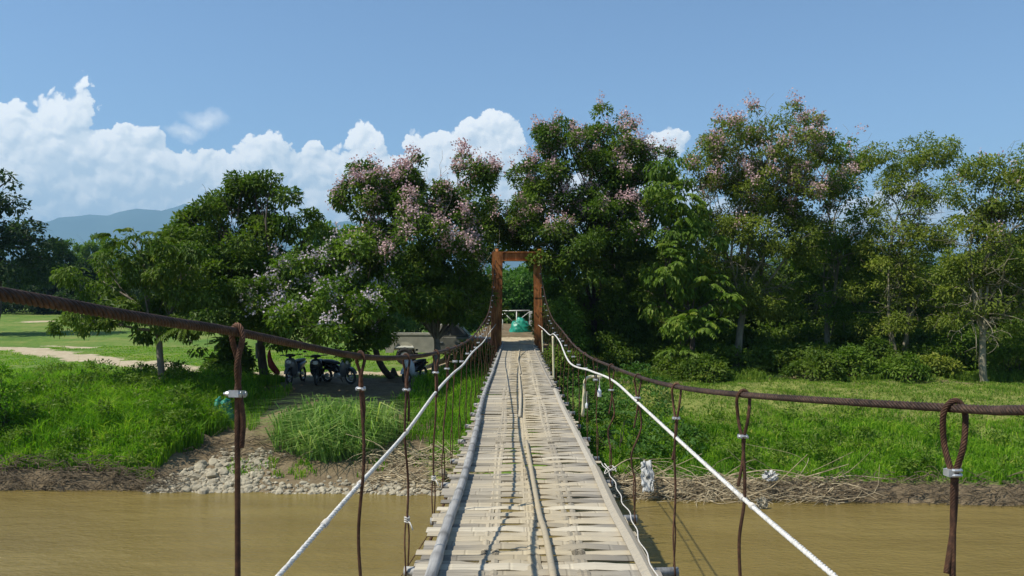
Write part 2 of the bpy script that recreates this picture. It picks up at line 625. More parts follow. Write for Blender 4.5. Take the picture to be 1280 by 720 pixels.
def water_mat():
    t = NT('muddy_water')
    v = t.coords('Position', (1, 1.9, 1))
    w1, w2, w3 = t.noise(v, 1.1, 4, .55), t.noise(v, 5.5, 4, .6), t.noise(t.coords('Position', (.25, .9, 1)), .8, 3)
    c = t.ramp(w3, [(.3, (.168, .122, .033)), (.7, (.228, .172, .052))])
    w4 = t.noise(t.coords('Position', (1, 2.6, 1)), 9.0, 3, .6)
    h = t.math('ADD', t.math('ADD', w1, t.math('MULTIPLY', w2, .4)), t.math('MULTIPLY', w4, .30))
    t.principled(c, .12, 0, t.bump(h, .75, .11), .3)
    return t.m


M['water'] = water_mat()
t = NT('mountain')
v = t.coords('Position')
t.principled(t.ramp(t.noise(v, .004, 6, .65), [(.35, (.035, .065, .05)), (.65, (.06, .095, .07))]), .95)
M['mountain'] = t.m


# ------------------------------------------------------------------ terrain
def bank_line(x):
    x = np.asarray(x, float)
    return 18.5 - np.where(x > 0, .085, .05) * np.clip(x, -40, 40) + .16 * vnoise(x, x * 0, 2.3, 3) + .08 * vnoise(x, x * 0, 7, 4)


PATHS = [([(-40, 47), (-27, 46), (-19, 38), (-14, 33.6), (-9.3, 29.2), (-6, 30.2), (-3, 31), (3, 33), (12, 42), (30, 60)], 1.15),
         ([(-60, 56), (-30, 49), (-22, 47), (-14, 48), (-6, 50)], .45)]


def seg_dist(x, y, pts):
    d = np.full(np.shape(x), 1e9)
    for (ax, ay), (bx, by) in zip(pts[:-1], pts[1:]):
        ux, uy = bx - ax, by - ay
        tt = np.clip(((x - ax) * ux + (y - ay) * uy) / (ux * ux + uy * uy), 0, 1)
        d = np.minimum(d, np.hypot(x - ax - tt * ux, y - ay - tt * uy))
    return d


def H(x, y):
    x, y = np.broadcast_arrays(np.asarray(x, float), np.asarray(y, float))
    tt = y - bank_line(x)
    zl = np.interp(tt, [-6, -.6, -.02, .14, .5, 2.2, 4.2, 7.5], [-1.2, -.5, -.05, .34, .5, 1.15, 1.55, 1.7])
    zm = np.interp(tt, [-6, -.8, 0, .5, 1.5, 3.5, 7.2, 9], [-1.2, -.3, .0, .14, .42, .95, 1.66, 1.7])
    zr = np.interp(tt, [-6, -.6, -.02, .2, .6, 3, 7.5, 9], [-1.2, -.5, -.04, .24, .42, .95, 1.62, 1.7])
    wl = 1 - sstep(-9.3, -7.7, x + .25 * vnoise(y, x, 2.2, 8))
    wr = sstep(-.6, 1.6, x)
    z = zl * wl + zr * wr + zm * (1 - wl - wr)
    land = sstep(-.2, 1.0, tt)
    z = z + land * sstep(2, 4, x) * sstep(1, 3, tt) * (.10 * vnoise(x, y, .8, 16) + .06 * vnoise(x, y, 2.1, 17))
    z = z + land * (.07 * vnoise(x, y, .9, 11) + .035 * vnoise(x, y, 3.1, 12) + .02 * vnoise(x, y, 8, 13))
    ap = sstep(27.6, 31.5, y) * (1 - sstep(60, 75, y)) * sstep(-4.2, -1.0, x) * (1 - sstep(1.6, 4.8, x))
    z = z + ap * (1.02 + .34 * sstep(31, 35.5, y))
    z = z + 1.7 * sstep(42, 95, y) * (1 - sstep(-16, -6, x))
    far = sstep(60, 400, y)
    z = z + far * 1.2 * vnoise(x, y, .02, 15)
    z = np.where(y < -3.5, np.maximum(z, -1.2 + 3.6 * sstep(-4.5, -8.5, y)), z)
    return z


def hz(x, y):
    return float(H(np.array([x]), np.array([y]))[0])


def axis(segs):
    out = []
    for a, b, s in segs:
        out.extend(np.arange(a, b, s))
    return np.array(out)


gx = axis([(-16, 14, .16)])
o1 = [14]
while o1[-1] < 9500:
    o1.append(o1[-1] + max(.5, (o1[-1] - 13) * .09))
o2 = [-16.0]
while o2[-1] > -9500:
    o2.append(o2[-1] - max(.5, (-o2[-1] - 15) * .09))
gx = np.concatenate([np.array(o2)[::-1][:-1], gx, np.array(o1)])
gy = axis([(-14, -3, .6), (-3, 16, 1.2), (16.6, 32, .13), (32, 62, .5)])
o3 = [62.0]
while o3[-1] < 9500:
    o3.append(o3[-1] + max(.8, (o3[-1] - 60) * .1))
gy = np.concatenate([np.array([-9000, -2000, -400, -90, -30]), gy, np.array(o3)])
GX, GY = np.meshgrid(gx, gy)
GZ = H(GX, GY)
nxg, nyg = len(gx), len(gy)
gid = np.arange(nxg * nyg).reshape(nyg, nxg)
mb = MB()
mb.add(np.stack([GX, GY, GZ], -1).reshape(-1, 3), np.stack([gid[:-1, :-1], gid[:-1, 1:], gid[1:, 1:], gid[1:, :-1]], -1).reshape(-1, 4))
ground = mb.build('ground', M['ground'], smooth=True)
tag(ground, kind='structure')


def zones(x, y):
    tt = y - bank_line(x)
    pa = np.zeros(np.shape(x))
    for pts, w in PATHS:
        pa = np.maximum(pa, (1 if w > 1 else sstep(-.1, .5, vnoise(x, y, .45, 27))) * (1 - sstep(w * .55, w * 1.25, seg_dist(x, y, pts) + .5 * vnoise(x, y, .9, 21) + .45 * vnoise(x, y, 2.6, 26))))
    for (cx, cy, rx, ry) in [(-41, 72, 2.2, 1.6), (-8.6, 27.2, 1.2, .8)]:
        pa = np.maximum(pa, 1 - sstep(.6, 1.1, np.hypot((x - cx) / rx, (y - cy) / ry)))
    so = np.maximum(1 - sstep(.2, .7, tt), 0)
    mid = sstep(-8.8, -8.0, x + .5 * vnoise(x, y, 1.4, 22)) * (1 - sstep(-2.6, -1.4, x + .4 * vnoise(x, y, 1.7, 23))) * (1 - sstep(9.2, 10, tt))
    so = np.maximum(so, mid)
    und = sstep(25.5, 27, y) * (1 - sstep(36, 40, y)) * sstep(1.2, 2.5, x)
    so = np.maximum(so, und * .6)
    deck = sstep(-2.6, -1.2, x) * (1 - sstep(1.6, 3.0, x)) * sstep(28.5, 30, y) * (1 - sstep(45, 55, y))
    so = np.maximum(so, .75 * deck)
    dr = sstep(1.5, 4.5, x) * sstep(2.6, 4.4, tt + .6 * vnoise(x, y, .8, 24)) * (1 - sstep(9, 11, tt))
    dr = np.maximum(dr, .3 * sstep(40, 60, y))
    dr = np.maximum(dr, sstep(-4.8, -3.6, x) * (1 - sstep(-1.2, -.4, x)) * sstep(29, 31, y) * (1 - sstep(45, 50, y)))
    return pa, so, dr


for nm, vals in zip(('path', 'soil', 'dry'), zones(GX.ravel(), GY.ravel())):
    at = ground.data.attributes.new(nm, 'FLOAT', 'POINT')
    at.data.foreach_set('value', vals.astype(np.float32))

wb = MB()
wb.add([(-900, -40, 0), (900, -40, 0), (900, 26, 0), (-900, 26, 0)], [(0, 1, 2, 3)])
tag(wb.build('river_water', M['water']), kind='structure')

# the blue range behind the valley
mb = MB()
mx_ = np.linspace(-7600, 7600, 240)
my_ = np.linspace(4300, 7800, 26)
X_, Y_ = np.meshgrid(mx_, my_)
ridge = np.interp((X_ / Y_) * F + CX, [-900, -200, 40, 100, 150, 235, 290, 350, 400, 440, 520, 640, 760, 900, 1100, 1300, 2200],
                  [92, 98, 104, 113, 116, 118, 100, 88, 101, 104, 84, 62, 64, 58, 64, 60, 70])
env = np.exp(-((Y_ - 5600) / 750.0) ** 2)
Z_ = env * ridge / F * 5600 * (1 + .06 * vnoise(X_, Y_, .004, 31) + .05 * vnoise(X_, Y_, .011, 32) + .02 * vnoise(X_, Y_, .03, 33)) - 6
mid_ = np.arange(240 * 26).reshape(26, 240)
mb.add(np.stack([X_, Y_, Z_], -1).reshape(-1, 3), np.stack([mid_[:-1, :-1], mid_[:-1, 1:], mid_[1:, 1:], mid_[1:, :-1]], -1).reshape(-1, 4))
tag(mb.build('mountains', M['mountain'], smooth=True), kind='structure')


# ------------------------------------------------------------------ leaves, trees, bushes
def leaves(mb, pos, d, up, L, W, tint):
    """many folded leaf blades: base, two shoulders, drooping tip"""
    n = len(pos)
    d = nrm(d)
    s = nrm(np.cross(d, up))
    u = np.cross(s, d)
    L, W = np.asarray(L)[:, None], np.asarray(W)[:, None]
    v = np.stack([pos, pos + d * L * .45 + s * W * .5 + u * W * .16, pos + d * L - u * L * .12, pos + d * L * .45 - s * W * .5 + u * W * .16], 1)
    b = np.arange(n)[:, None] * 4
    f = np.concatenate([b + np.array([[0, 1, 2]]), b + np.array([[0, 2, 3]])])
    mb.add(v.reshape(-1, 3), f, np.repeat(tint, 4))


def rand_dir(n, r=rng):
    return nrm(r.normal(size=(n, 3)))


def clumps_in(lobes, per, shell=.42):
    """clump centres spread through lobes (centre, radii): mostly near the skin, with room between them"""
    C, O = [], []
    for c, rad in lobes:
        vol = float(np.prod(rad)) ** (2 / 3)
        k = max(3, int(per * vol))
        d = rand_dir(k)
        rr = rng.uniform(0, 1, k) ** shell
        C.append(c + d * rr[:, None] * rad)
        O.append(nrm(d * rad))
    return np.vstack(C), np.vstack(O)


def crown(mb, C, O, leaf_n, size, L, W, droop=.35, spread=1.0, r=rng):
    K = len(C)
    cs = size * r.uniform(.6, 1.35, K)
    ct = r.uniform(0, .62, K)
    n = np.maximum(4, (leaf_n * (cs / size) ** 2 * r.uniform(.6, 1.3, K))).astype(int)
    ci = np.repeat(np.arange(K), n)
    N = len(ci)
    d = rand_dir(N)
    d = nrm(d + .55 * O[ci] + np.array((0, 0, .25)))
    pos = C[ci] + d * (cs[ci] * r.uniform(.25, 1, N) ** .6)[:, None] * np.array((1.15, 1.15, .72)) * spread
    ld = nrm(d * .7 + rand_dir(N) * .7 + np.array((0, 0, -droop)))
    up = nrm(d * .6 + np.array((0, 0, .9)) + rand_dir(N) * .55)
    sc = r.uniform(.65, 1.3, N)
    tint = np.clip(ct[ci] + r.normal(0, .14, N), 0, .95) + (r.uniform(0, 1, N) < .02) * .2
    leaves(mb, pos, ld, up, L * sc, W * sc, tint)
    return cs


def fronds(mb, C, O, per, flen, L, W, r=rng, lift=0.0):
    """compound leaves: pairs of leaflets along an arching stalk, several stalks at each shoot"""
    K = len(C)
    ci = np.repeat(np.arange(K), per)
    n = len(ci)
    a = r.uniform(0, 6.28, n)
    d0 = nrm(np.stack([np.cos(a), np.sin(a), r.uniform(.0, .7, n)], 1) + .7 * O[ci])
    fl = flen * r.uniform(.6, 1.2, n)
    ft = np.clip(r.uniform(.1, .75, n) + lift, 0, 1)
    for k in range(7):
        s = (k + 1.2) / 7.5
        base = C[ci] + d0 * (fl * s)[:, None] - np.array((0, 0, 1.)) * (fl * .55 * s * s)[:, None]
        tan = nrm(d0 - np.array((0, 0, 1.1 * s)))
        side = nrm(np.cross(tan, (0, 0, 1.)))
        for sg in (-1, 1):
            ld = nrm(side * sg * .9 + tan * .55 - np.array((0, 0, .55)))
            sc = r.uniform(.8, 1.2, n) * (1 - .4 * abs(s - .5))
            leaves(mb, base, ld, np.tile((0, 0, 1.), (n, 1)) + r.normal(0, .15, (n, 3)), L * sc, W * sc, np.clip(ft + r.normal(0, .06, n), 0, .95))


def limb(mb, a, b, r0, r1, wob=.12, n=7, sides=6, sag=0.0, r=rng):
    a, b = np.asarray(a, float), np.asarray(b, float)
    t_ = np.linspace(0, 1, n)[:, None]
    ln = np.linalg.norm(b - a)
    p = a + (b - a) * t_
    w = r.normal(0, 1, (4, 3)) * ln * wob
    p = p + np.sin(t_ * math.pi) * w[0] * .6 + np.sin(t_ * 2 * math.pi) * w[1] * .3
    p[:, 2] += (np.sin(t_ * math.pi) * ln * sag)[:, 0]
    mb.tube(p, np.linspace(r0, r1, n), sides, cap=False)
    return p


def lobes_px(lst, d, zr=1.0):
    out = []
    for q in lst:
        px, py, rx, ry = q[:4]
        dd = d + (q[4] if len(q) > 4 else rng.uniform(-.35, .35) * rx / F * d)
        out.append((P(px, py, dd), np.array((rx / F * dd, rx / F * dd * zr, ry / F * dd))))
    return out


def tree(name, label, base, fork, lobes, trunk_r, per=7.0, leaf_n=120, grow=1.18, size=.42, L=.15, W=.075, leaf='leaf_dark', bark='bark_grey',
         frond=None, flowers=None, petal='petal_pink', twigs=1.0, stems=1, cat='tree', group=None, shell=.42, droop=.35, roots=True, limb_r=.35, bare=0, frond_lobes=None):
    base = np.array((base[0], base[1], hz(base[0], base[1]) - .06))
    lobes = [(c, rad * grow) for c, rad in lobes]
    per, leaf_n = per * 1.3, leaf_n * 1.6
    t = empty(name, base)
    tag(t, label, cat, group)
    wood, lf = MB(), MB()
    fork = np.asarray(fork, float)
    tops = []
    for s in range(stems):
        o = np.array((0, 0, 0)) if s == 0 else np.append(rng.normal(0, .22, 2), 0)
        fk = fork if s == 0 else fork + rng.normal(0, .45, 3) * np.array((1, .6, .8))
        tr = trunk_r * (1 if s == 0 else .7)
        p = limb(wood, base + o, fk, tr, tr * .72, .045, 10, 10)
        if roots:
            for a in np.linspace(0, 6.28, 6)[:-1]:
                dv = np.array((math.cos(a), math.sin(a), 0))
                wood.tube([base + o + np.array((0, 0, .34)), base + o + dv * tr * .9 + np.array((0, 0, .12)), base + o + dv * tr * 2.3 - np.array((0, 0, .06))],
                          [tr * .5, tr * .42, tr * .12], 5, cap=False)
        tops.append(fk)
    for i, (c, rad) in enumerate(lobes):
        fk = tops[i % len(tops)]
        start = fk if rng.uniform() < .7 else fk + (base - fk) * rng.uniform(.02, .25)
        lp = limb(wood, start, c, trunk_r * limb_r * rng.uniform(.8, 1.2), trunk_r * .14, .12, 9, 6, .06)
        for k in range(int(6 * twigs)):
            q = lp[rng.integers(3, 9)]
            e = c + rand_dir(1)[0] * rad * rng.uniform(.6, 1.0)
            sp = limb(wood, q, e, trunk_r * .11, trunk_r * .03, .14, 6, 4, .03)
            for j in range(3):
                q2 = sp[rng.integers(2, 5)]
                limb(wood, q2, q2 + (rand_dir(1)[0] + nrm(e - q) * .7) * .45 * float(rad.mean()), trunk_r * .045, .004, .15, 4, 3)
        for k in range(bare):
            q = lp[rng.integers(2, 7)]
            e = q + nrm(rand_dir(1)[0] + np.array((0, -.5, .1))) * rng.uniform(.8, 1.8)
            sp = limb(wood, q, e, .022, .006, .16, 6, 4)
            for j in range(4):
                q2 = sp[rng.integers(1, 5)]
                limb(wood, q2, q2 + nrm(rand_dir(1)[0] + nrm(e - q)) * rng.uniform(.3, .8), .010, .004, .18, 4, 3)
    C, O = clumps_in(lobes, per, shell)
    if frond:
        fronds(lf, C, O, frond[0], frond[1], L, W)
    else:
        crown(lf, C, O, leaf_n, size, L, W, droop)
    if frond_lobes:
        C2, O2 = clumps_in(lobes_px(frond_lobes, base[1] - 1.0), 24, .6)
        fronds(lf, C2, O2, 4, .45, .19, .078, lift=.05)
    for b in (wood, lf):
        b.V = [v - base.astype(np.float32) for v in b.V]
    wood.build('trunk', M[bark], t, smooth=True)
    tag(lf.build('crown', M[leaf], t, tint=True), kind='stuff')
    if flowers:
        zt = np.percentile(C[:, 2], 100 * (1 - flowers[1]))
        ok = np.where((C[:, 2] + rng.normal(0, .35, len(C)) > zt) & (O[:, 2] > -.25) & (O[:, 1] < .75))[0]
        if len(ok):
            fl = MB()
            k = rng.choice(ok, flowers[0])
            spot = C[k] + nrm(O[k] + np.array((0, -.35, .55))) * (size * rng.uniform(.5, 1.0, len(k)))[:, None] + rng.normal(0, .13, (len(k), 3))
            m = 13
            pos = np.repeat(spot, m, 0) + rng.normal(0, 1, (len(k) * m, 3)) * np.array((.075, .075, .10))
            dd = rand_dir(len(pos))
            tint = np.clip(np.repeat(rng.uniform(0, .9, len(k)), m) + rng.normal(0, .1, len(pos)), 0, 1)
            leaves(fl, pos, dd, rand_dir(len(pos)), np.full(len(pos), .078), np.full(len(pos), .068), tint)
            fl.V = [v - base.astype(np.float32) for v in fl.V]
            tag(fl.build('blossom', M[petal], t, tint=True), kind='stuff')
    return t


def bx(px, d):
    return ((px - CX) / F * d, d)


tree('small_tree', 'small slender trunked tree with long drooping leaflets standing alone in the left grass',
     bx(206, 24), P(199, 412, 24),
     lobes_px([(150, 388, 50, 34), (205, 372, 52, 46), (128, 352, 36, 30), (243, 402, 38, 32), (170, 328, 42, 28), (112, 408, 30, 20), (225, 340, 40, 30), (165, 305, 22, 14)], 24),
     .11, per=11, leaf_n=85, size=.32, L=.15, W=.062, droop=.9, leaf='leaf_dark', bark='bark_grey', shell=.6, twigs=.8, limb_r=.4,
     frond_lobes=[(150, 296, 18, 8), (196, 300, 22, 10), (232, 408, 26, 16), (160, 395, 22, 14)])
tree('large_tree', 'tall broad dark green tree without blossom, its trunk beside the hanging red cloth',
     bx(332, 27.2), P(326, 420, 27.0),
     lobes_px([(292, 300, 66, 56), (330, 252, 32, 28), (352, 318, 46, 50), (252, 335, 50, 48), (300, 378, 74, 46), (243, 285, 30, 24), (308, 226, 14, 10),
               (338, 228, 16, 10), (378, 300, 22, 32), (345, 395, 42, 26), (272, 256, 32, 22)], 26.6),
     .16, per=8.5, leaf_n=150, leaf='leaf_dark', bark='bark_dark')
tree('blossom_tree', 'low rounded tree dotted with whitish blossom, leaning over the parked motorbikes',
     bx(492, 28.5), P(468, 425, 26.6),
     lobes_px([(362, 372, 36, 44), (408, 388, 46, 42), (452, 396, 38, 40), (436, 342, 42, 34), (386, 334, 30, 22), (470, 410, 16, 16), (350, 345, 18, 24), (425, 420, 32, 20), (400, 410, 40, 22, -2.0), (440, 385, 40, 34, -1.6)], 25.4),
     .12, per=9, leaf_n=150, leaf='leaf_mid', bark='bark_dark', flowers=(260, .85), petal='petal_white')
tree('blossom_tree', 'pink crowned tree left of the tower, its forked trunk before the olive pickup',
     bx(546, 27.4), P(546, 425, 28),
     lobes_px([(478, 250, 42, 28), (530, 240, 38, 34), (582, 222, 28, 30), (602, 262, 15, 34, 3.6), (450, 243, 20, 12), (528, 308, 66, 48), (580, 330, 26, 48),
               (480, 330, 36, 36), (535, 366, 54, 24), (590, 370, 14, 20), (604, 345, 13, 44, 3.4), (606, 292, 16, 34, 3.4), (506, 222, 12, 14)], 27.8),
     .13, per=10.5, leaf_n=150, size=.42, grow=1.32, leaf='leaf_dark', bark='bark_grey', flowers=(900, .55))
tree('blossom_tree', 'tallest dense tree with pink topped crown directly right of the rusty bridge tower',
     bx(742, 32.5), P(742, 400, 32.5),
     lobes_px([(764, 162, 18, 26), (712, 182, 34, 26), (758, 192, 36, 26), (690, 160, 14, 12), (672, 228, 30, 28), (745, 218, 55, 42), (800, 214, 28, 32), (650, 250, 18, 22), (700, 280, 55, 46),
               (778, 285, 55, 58), (704, 345, 18, 44), (742, 365, 56, 56), (800, 375, 46, 56), (706, 405, 22, 40), (765, 425, 50, 25), (660, 288, 20, 14), (735, 300, 60, 60, -1.2), (634, 292, 20, 18, .6), (652, 268, 16, 26, .4), (688, 395, 14, 46, .2)], 32),
     .17, per=8.5, leaf_n=140, size=.44, leaf='leaf_dark', bark='bark_dark', flowers=(900, .5), grow=1.22)
tree('broadleaf_tree', 'light green tree with large drooping leaves between the tall dense and open pink trees',
     bx(868, 29.5), P(862, 390, 29.5),
     lobes_px([(850, 250, 32, 48), (838, 322, 30, 42), (868, 398, 34, 26), (905, 376, 28, 14), (848, 438, 28, 20), (872, 300, 25, 40), (850, 360, 34, 36), (830, 200, 16, 20)], 29.6),
     .10, per=7, L=.20, W=.09, leaf='leaf_mid', bark='bark_dark', droop=1.2, leaf_n=70, size=.4, twigs=.5, frond_lobes=[(905, 374, 30, 14), (868, 402, 34, 16), (838, 330, 20, 30), (852, 245, 22, 34), (850, 440, 26, 14), (885, 350, 24, 14)])
tree('blossom_tree', 'open crowned pink tree with pale bare forking branches right of the large leaved one',
     bx(916, 31), P(930, 385, 31),
     lobes_px([(900, 180, 32, 26), (968, 154, 38, 18), (1002, 180, 34, 26), (930, 228, 52, 42), (872, 205, 28, 26), (990, 238, 52, 42), (950, 295, 52, 36),
               (1015, 290, 32, 42), (898, 290, 34, 36), (960, 365, 46, 30), (905, 350, 28, 26)], 31),
     .15, per=9.5, leaf_n=125, size=.42, grow=1.24, L=.13, W=.06, leaf='leaf_olive', bark='bark_pale', flowers=(620, .55), bare=4, twigs=1.0)
tree('slender_tree', 'thin upright tree with a sparse green crown right of the open pink tree',
     bx(1031, 33), P(1034, 390, 33),
     lobes_px([(1048, 192, 26, 24), (1062, 232, 24, 38), (1040, 300, 34, 42), (1072, 330, 24, 44), (1020, 365, 28, 34), (1050, 400, 34, 24)], 33),
     .12, per=9, leaf_n=140, size=.40, grow=1.24, L=.13, W=.06, leaf='leaf_mid', bark='bark_pale', flowers=(60, .4), bare=4)
tree('slender_tree', 'see through many stemmed tree with olive leaves left of the sunlit forked trunk',
     bx(1128, 30.5), P(1135, 380, 30.5),
     lobes_px([(1138, 190, 42, 16), (1108, 228, 30, 30), (1165, 222, 30, 28), (1130, 285, 48, 44), (1098, 338, 32, 34), (1162, 345, 40, 38), (1130, 398, 40, 28)], 30.5),
     .10, per=9.5, leaf_n=115, size=.42, grow=1.32, L=.12, W=.055, leaf='leaf_olive', bark='bark_pale', stems=4, bare=5, twigs=1.0)
tree('slender_tree', 'sunlit pale trunked tree with a low fork on the grass edge at the far right',
     bx(1228, 26.8), P(1226, 408, 26.8),
     lobes_px([(1252, 206, 34, 14), (1240, 248, 38, 34), (1272, 298, 34, 44), (1212, 308, 30, 36), (1232, 348, 42, 36), (1275, 385, 24, 34), (1200, 385, 20, 26), (1305, 258, 34, 50), (1310, 340, 30, 40)], 26.8),
     .12, per=9.5, leaf_n=130, size=.40, grow=1.32, L=.12, W=.058, leaf='leaf_olive', bark='bark_pale', bare=5, stems=1, flowers=(30, .4))
tree('slender_tree', 'green tree past the last pale trunk, only its left fringe in view',
     bx(1392, 28), P(1390, 400, 28),
     lobes_px([(1380, 230, 50, 40), (1420, 290, 60, 60), (1360, 330, 40, 50), (1400, 380, 60, 40)], 28), .13, per=7, leaf_n=100, leaf='leaf_mid')

# trees across the field, far left
tree('dark_tree', 'dark high tree with layered open branches cut by the left picture edge',
     bx(-12, 58), P(-14, 300, 58),
     lobes_px([(8, 225, 14, 8), (12, 252, 16, 9), (4, 275, 24, 12), (30, 290, 24, 12), (0, 310, 40, 26), (45, 300, 26, 18), (-40, 260, 40, 40), (20, 335, 34, 26), (52, 325, 24, 22), (-50, 330, 50, 40)], 58),
     .3, per=3.0, grow=.95, leaf_n=80, size=.75, L=.3, W=.17, leaf='leaf_far', bark='bark_dark', group='trees across the field', twigs=.6)
for (nm, lb, px, d, lst, lfm) in [
    ('round_tree', 'hazy bushy tree beyond the field, next to the dark layered tree', 62, 85, [(62, 332, 24, 24), (45, 345, 24, 22), (78, 345, 20, 22), (60, 368, 34, 18)], 'leaf_far'),
    ('round_tree', 'tall hazy light green tree farthest off across the field', 110, 110, [(105, 312, 22, 16), (122, 330, 22, 24), (96, 340, 20, 22), (108, 362, 30, 20)], 'leaf_mid'),
    ('round_tree', 'dark green bushes at the field end half hidden by the small drooping tree', 112, 75, [(110, 352, 20, 20), (92, 368, 20, 16), (135, 362, 24, 22), (112, 378, 30, 14)], 'leaf_far'),
    ('round_tree', 'hazy green tree behind the small drooping tree at the field end', 190, 95, [(190, 335, 30, 26), (225, 345, 30, 26)], 'leaf_mid'),
    ('round_tree', 'bluish green tree showing above the whitish blossom tree', 415, 60, [(415, 300, 22, 26), (398, 325, 24, 26), (440, 318, 22, 30)], 'leaf_mid'),
]:
    tree(nm, lb, bx(px, d), P(px, 355, d), lobes_px(lst, d), .22, per=3.2 * (80 / d) ** .8, leaf_n=110, size=.8, L=.34, W=.2, leaf=lfm, bark='bark_dark',
         group='trees across the field', twigs=.4, roots=False)


def thicket(name, x0, x1, y0, y1, top, n_cl, leaf, size, L, label, leaf_n=60):
    lf = MB()
    x = rng.uniform(x0, x1, n_cl)
    y = rng.uniform(y0, y1, n_cl)
    zt = top * (1 + .28 * vnoise(x, y, .35, 41) + .15 * vnoise(x, y, 1.1, 42))
    z = H(x, y) + zt * rng.uniform(0, 1, n_cl) ** .8
    C = np.stack([x, y, z], 1)
    O = nrm(np.stack([rng.normal(0, .3, n_cl), -np.ones(n_cl), rng.uniform(0, 1, n_cl)], 1))
    crown(lf, C, O, leaf_n, size, L, L * .5)
    return tag(lf.build(name, M[leaf], tint=True), label, 'thicket', kind='stuff')


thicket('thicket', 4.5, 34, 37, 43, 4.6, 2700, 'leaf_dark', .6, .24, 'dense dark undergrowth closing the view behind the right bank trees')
thicket('undergrowth', 3.0, 22, 29.2, 33.4, .85, 760, 'leaf_dark', .34, .14, 'low dark plants added to deepen the shade at the foot of the right bank trees')  # dark row added to extend the shade under the trees forward
thicket('hedge', -62, -20, 82, 92, 3.0, 620, 'leaf_far', .8, .34, 'dark bushes along the far left end of the field')
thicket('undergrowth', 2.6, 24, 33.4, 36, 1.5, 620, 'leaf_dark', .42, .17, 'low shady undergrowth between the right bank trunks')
thicket('hedge', -21, -3, 62, 68, 2.4, 480, 'leaf_mid', .65, .28, 'green hedge across the far side of the field')
thicket('thicket', -5, 7, 48, 54, 2.9, 800, 'leaf_bright', .6, .24, 'sunlit green growth seen through the bridge tower')
thicket('wood', -160, 160, 150, 175, 6.5, 2600, 'leaf_far', 1.9, .9, 'far wood closing the fields along the horizon', 40)


def bush(px, d, rx, rz, leaf, label, n=26, L=.13, frond=None, name='bush', group=None, leaf_n=90, size=.3, cat='bush', xoff=0):
    x, y = bx(px, d)
    z = hz(x, y)
    b = np.array((x, y, z - .03))
    t = tag(empty(name, b), label, cat, group)
    wood, lf = MB(), MB()
    C, O = [], []
    for k in range(n):
        dv = rand_dir(1)[0]
        dv[2] = abs(dv[2])
        c = b + dv * np.array((rx, rx * .8, rz)) * rng.uniform(.3, 1) ** .5
        C.append(c)
        O.append(dv)
        limb(wood, b + np.append(rng.normal(0, .08, 2), 0), c, .016, .005, .1, 5, 4)
    C, O = np.array(C), np.array(O)
    if frond:
        fronds(lf, C, O, frond[0], frond[1], L, L * .42)
    else:
        crown(lf, C, O, leaf_n, size, L, L * .5)
    for q in (wood, lf):
        q.V = [v - b.astype(np.float32) for v in q.V]
    wood.build('stem', M['bark_dark'], t, smooth=True)
    tag(lf.build('foliage', M[leaf], t, tint=True), kind='stuff')
    return t


BG = 'bushes under the right bank trees'
for a in [
    (286, 27.5, .62, 1.35, 'leaf_dark', 'dark broad leaved bush beside the trunk with the hanging red cloth', 30, .22),
    (0, 20.5, .42, 2.0, 'grass_lush', 'bright feathery green bush at the left picture edge', 46, .10),
    (1066, 28, .8, 1.2, 'leaf_mid', 'green bush at the foot of the thin upright tree', 30, .14),
    (1100, 29, .9, 1.3, 'leaf_dark', 'dark bush left of the many stemmed tree', 30, .14),
    (1165, 28.2, .75, .95, 'leaf_olive', 'olive bush right of the many stemmed tree', 30, .13),
    (1195, 29.5, .9, 1.7, 'leaf_mid', 'tall green bush behind the last pale trunk to its left', 34, .14),
    (1268, 28.3, .8, 1.25, 'leaf_mid', 'green bush right of the last pale trunk', 30, .14),
    (880, 27.4, .8, .8, 'leaf_dark', 'dark bush added for shade in front of the large leaved tree at the grass edge', 30, .13),  # dark bushes here are added to carry tree shade onto the grass
    (1015, 27.6, .9, .9, 'leaf_dark', 'dark bush added for shade at the grass edge left of the thin upright tree', 30, .13),
    (840, 28.2, .8, .7, 'leaf_dark', 'low dark bush added for shade at the grass edge below the tall dense pink tree', 28, .13),
    (1130, 27.2, .7, .7, 'leaf_mid', 'low green bush at the grass edge before the many stemmed tree', 28, .12),
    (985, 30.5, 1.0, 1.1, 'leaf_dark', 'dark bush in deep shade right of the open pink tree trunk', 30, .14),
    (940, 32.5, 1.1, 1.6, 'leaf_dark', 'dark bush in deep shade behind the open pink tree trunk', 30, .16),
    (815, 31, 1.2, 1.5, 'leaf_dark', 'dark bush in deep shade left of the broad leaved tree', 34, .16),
    (704, 29.0, .7, 2.6, 'leaf_mid', 'light green climbing bush hugging the right tower post', 60, .13),
    (700, 26, .7, 1.1, 'leaf_mid', 'green bush beside the right edge of the walkway near the tower', 34, .13),
    (590, 29.4, .7, .8, 'leaf_mid', 'small green bush below the red brace at the left tower post', 26, .13),
]:
    bush(*a[:6], n=a[6], L=a[7], leaf_n=60 if a[4] == 'grass_lush' else 90, size=.22 if a[4] == 'grass_lush' else .3)
bush(768, 20.2, .75, 1.15, 'leaf_bright', 'feathery green bush on the bank beside the right edge of the bridge', 20, .10, (5, .32))
bush(735, 22.5, .7, 1.0, 'leaf_bright', 'feathery green bush just behind the cream bent pipe', 18, .10, (5, .32))


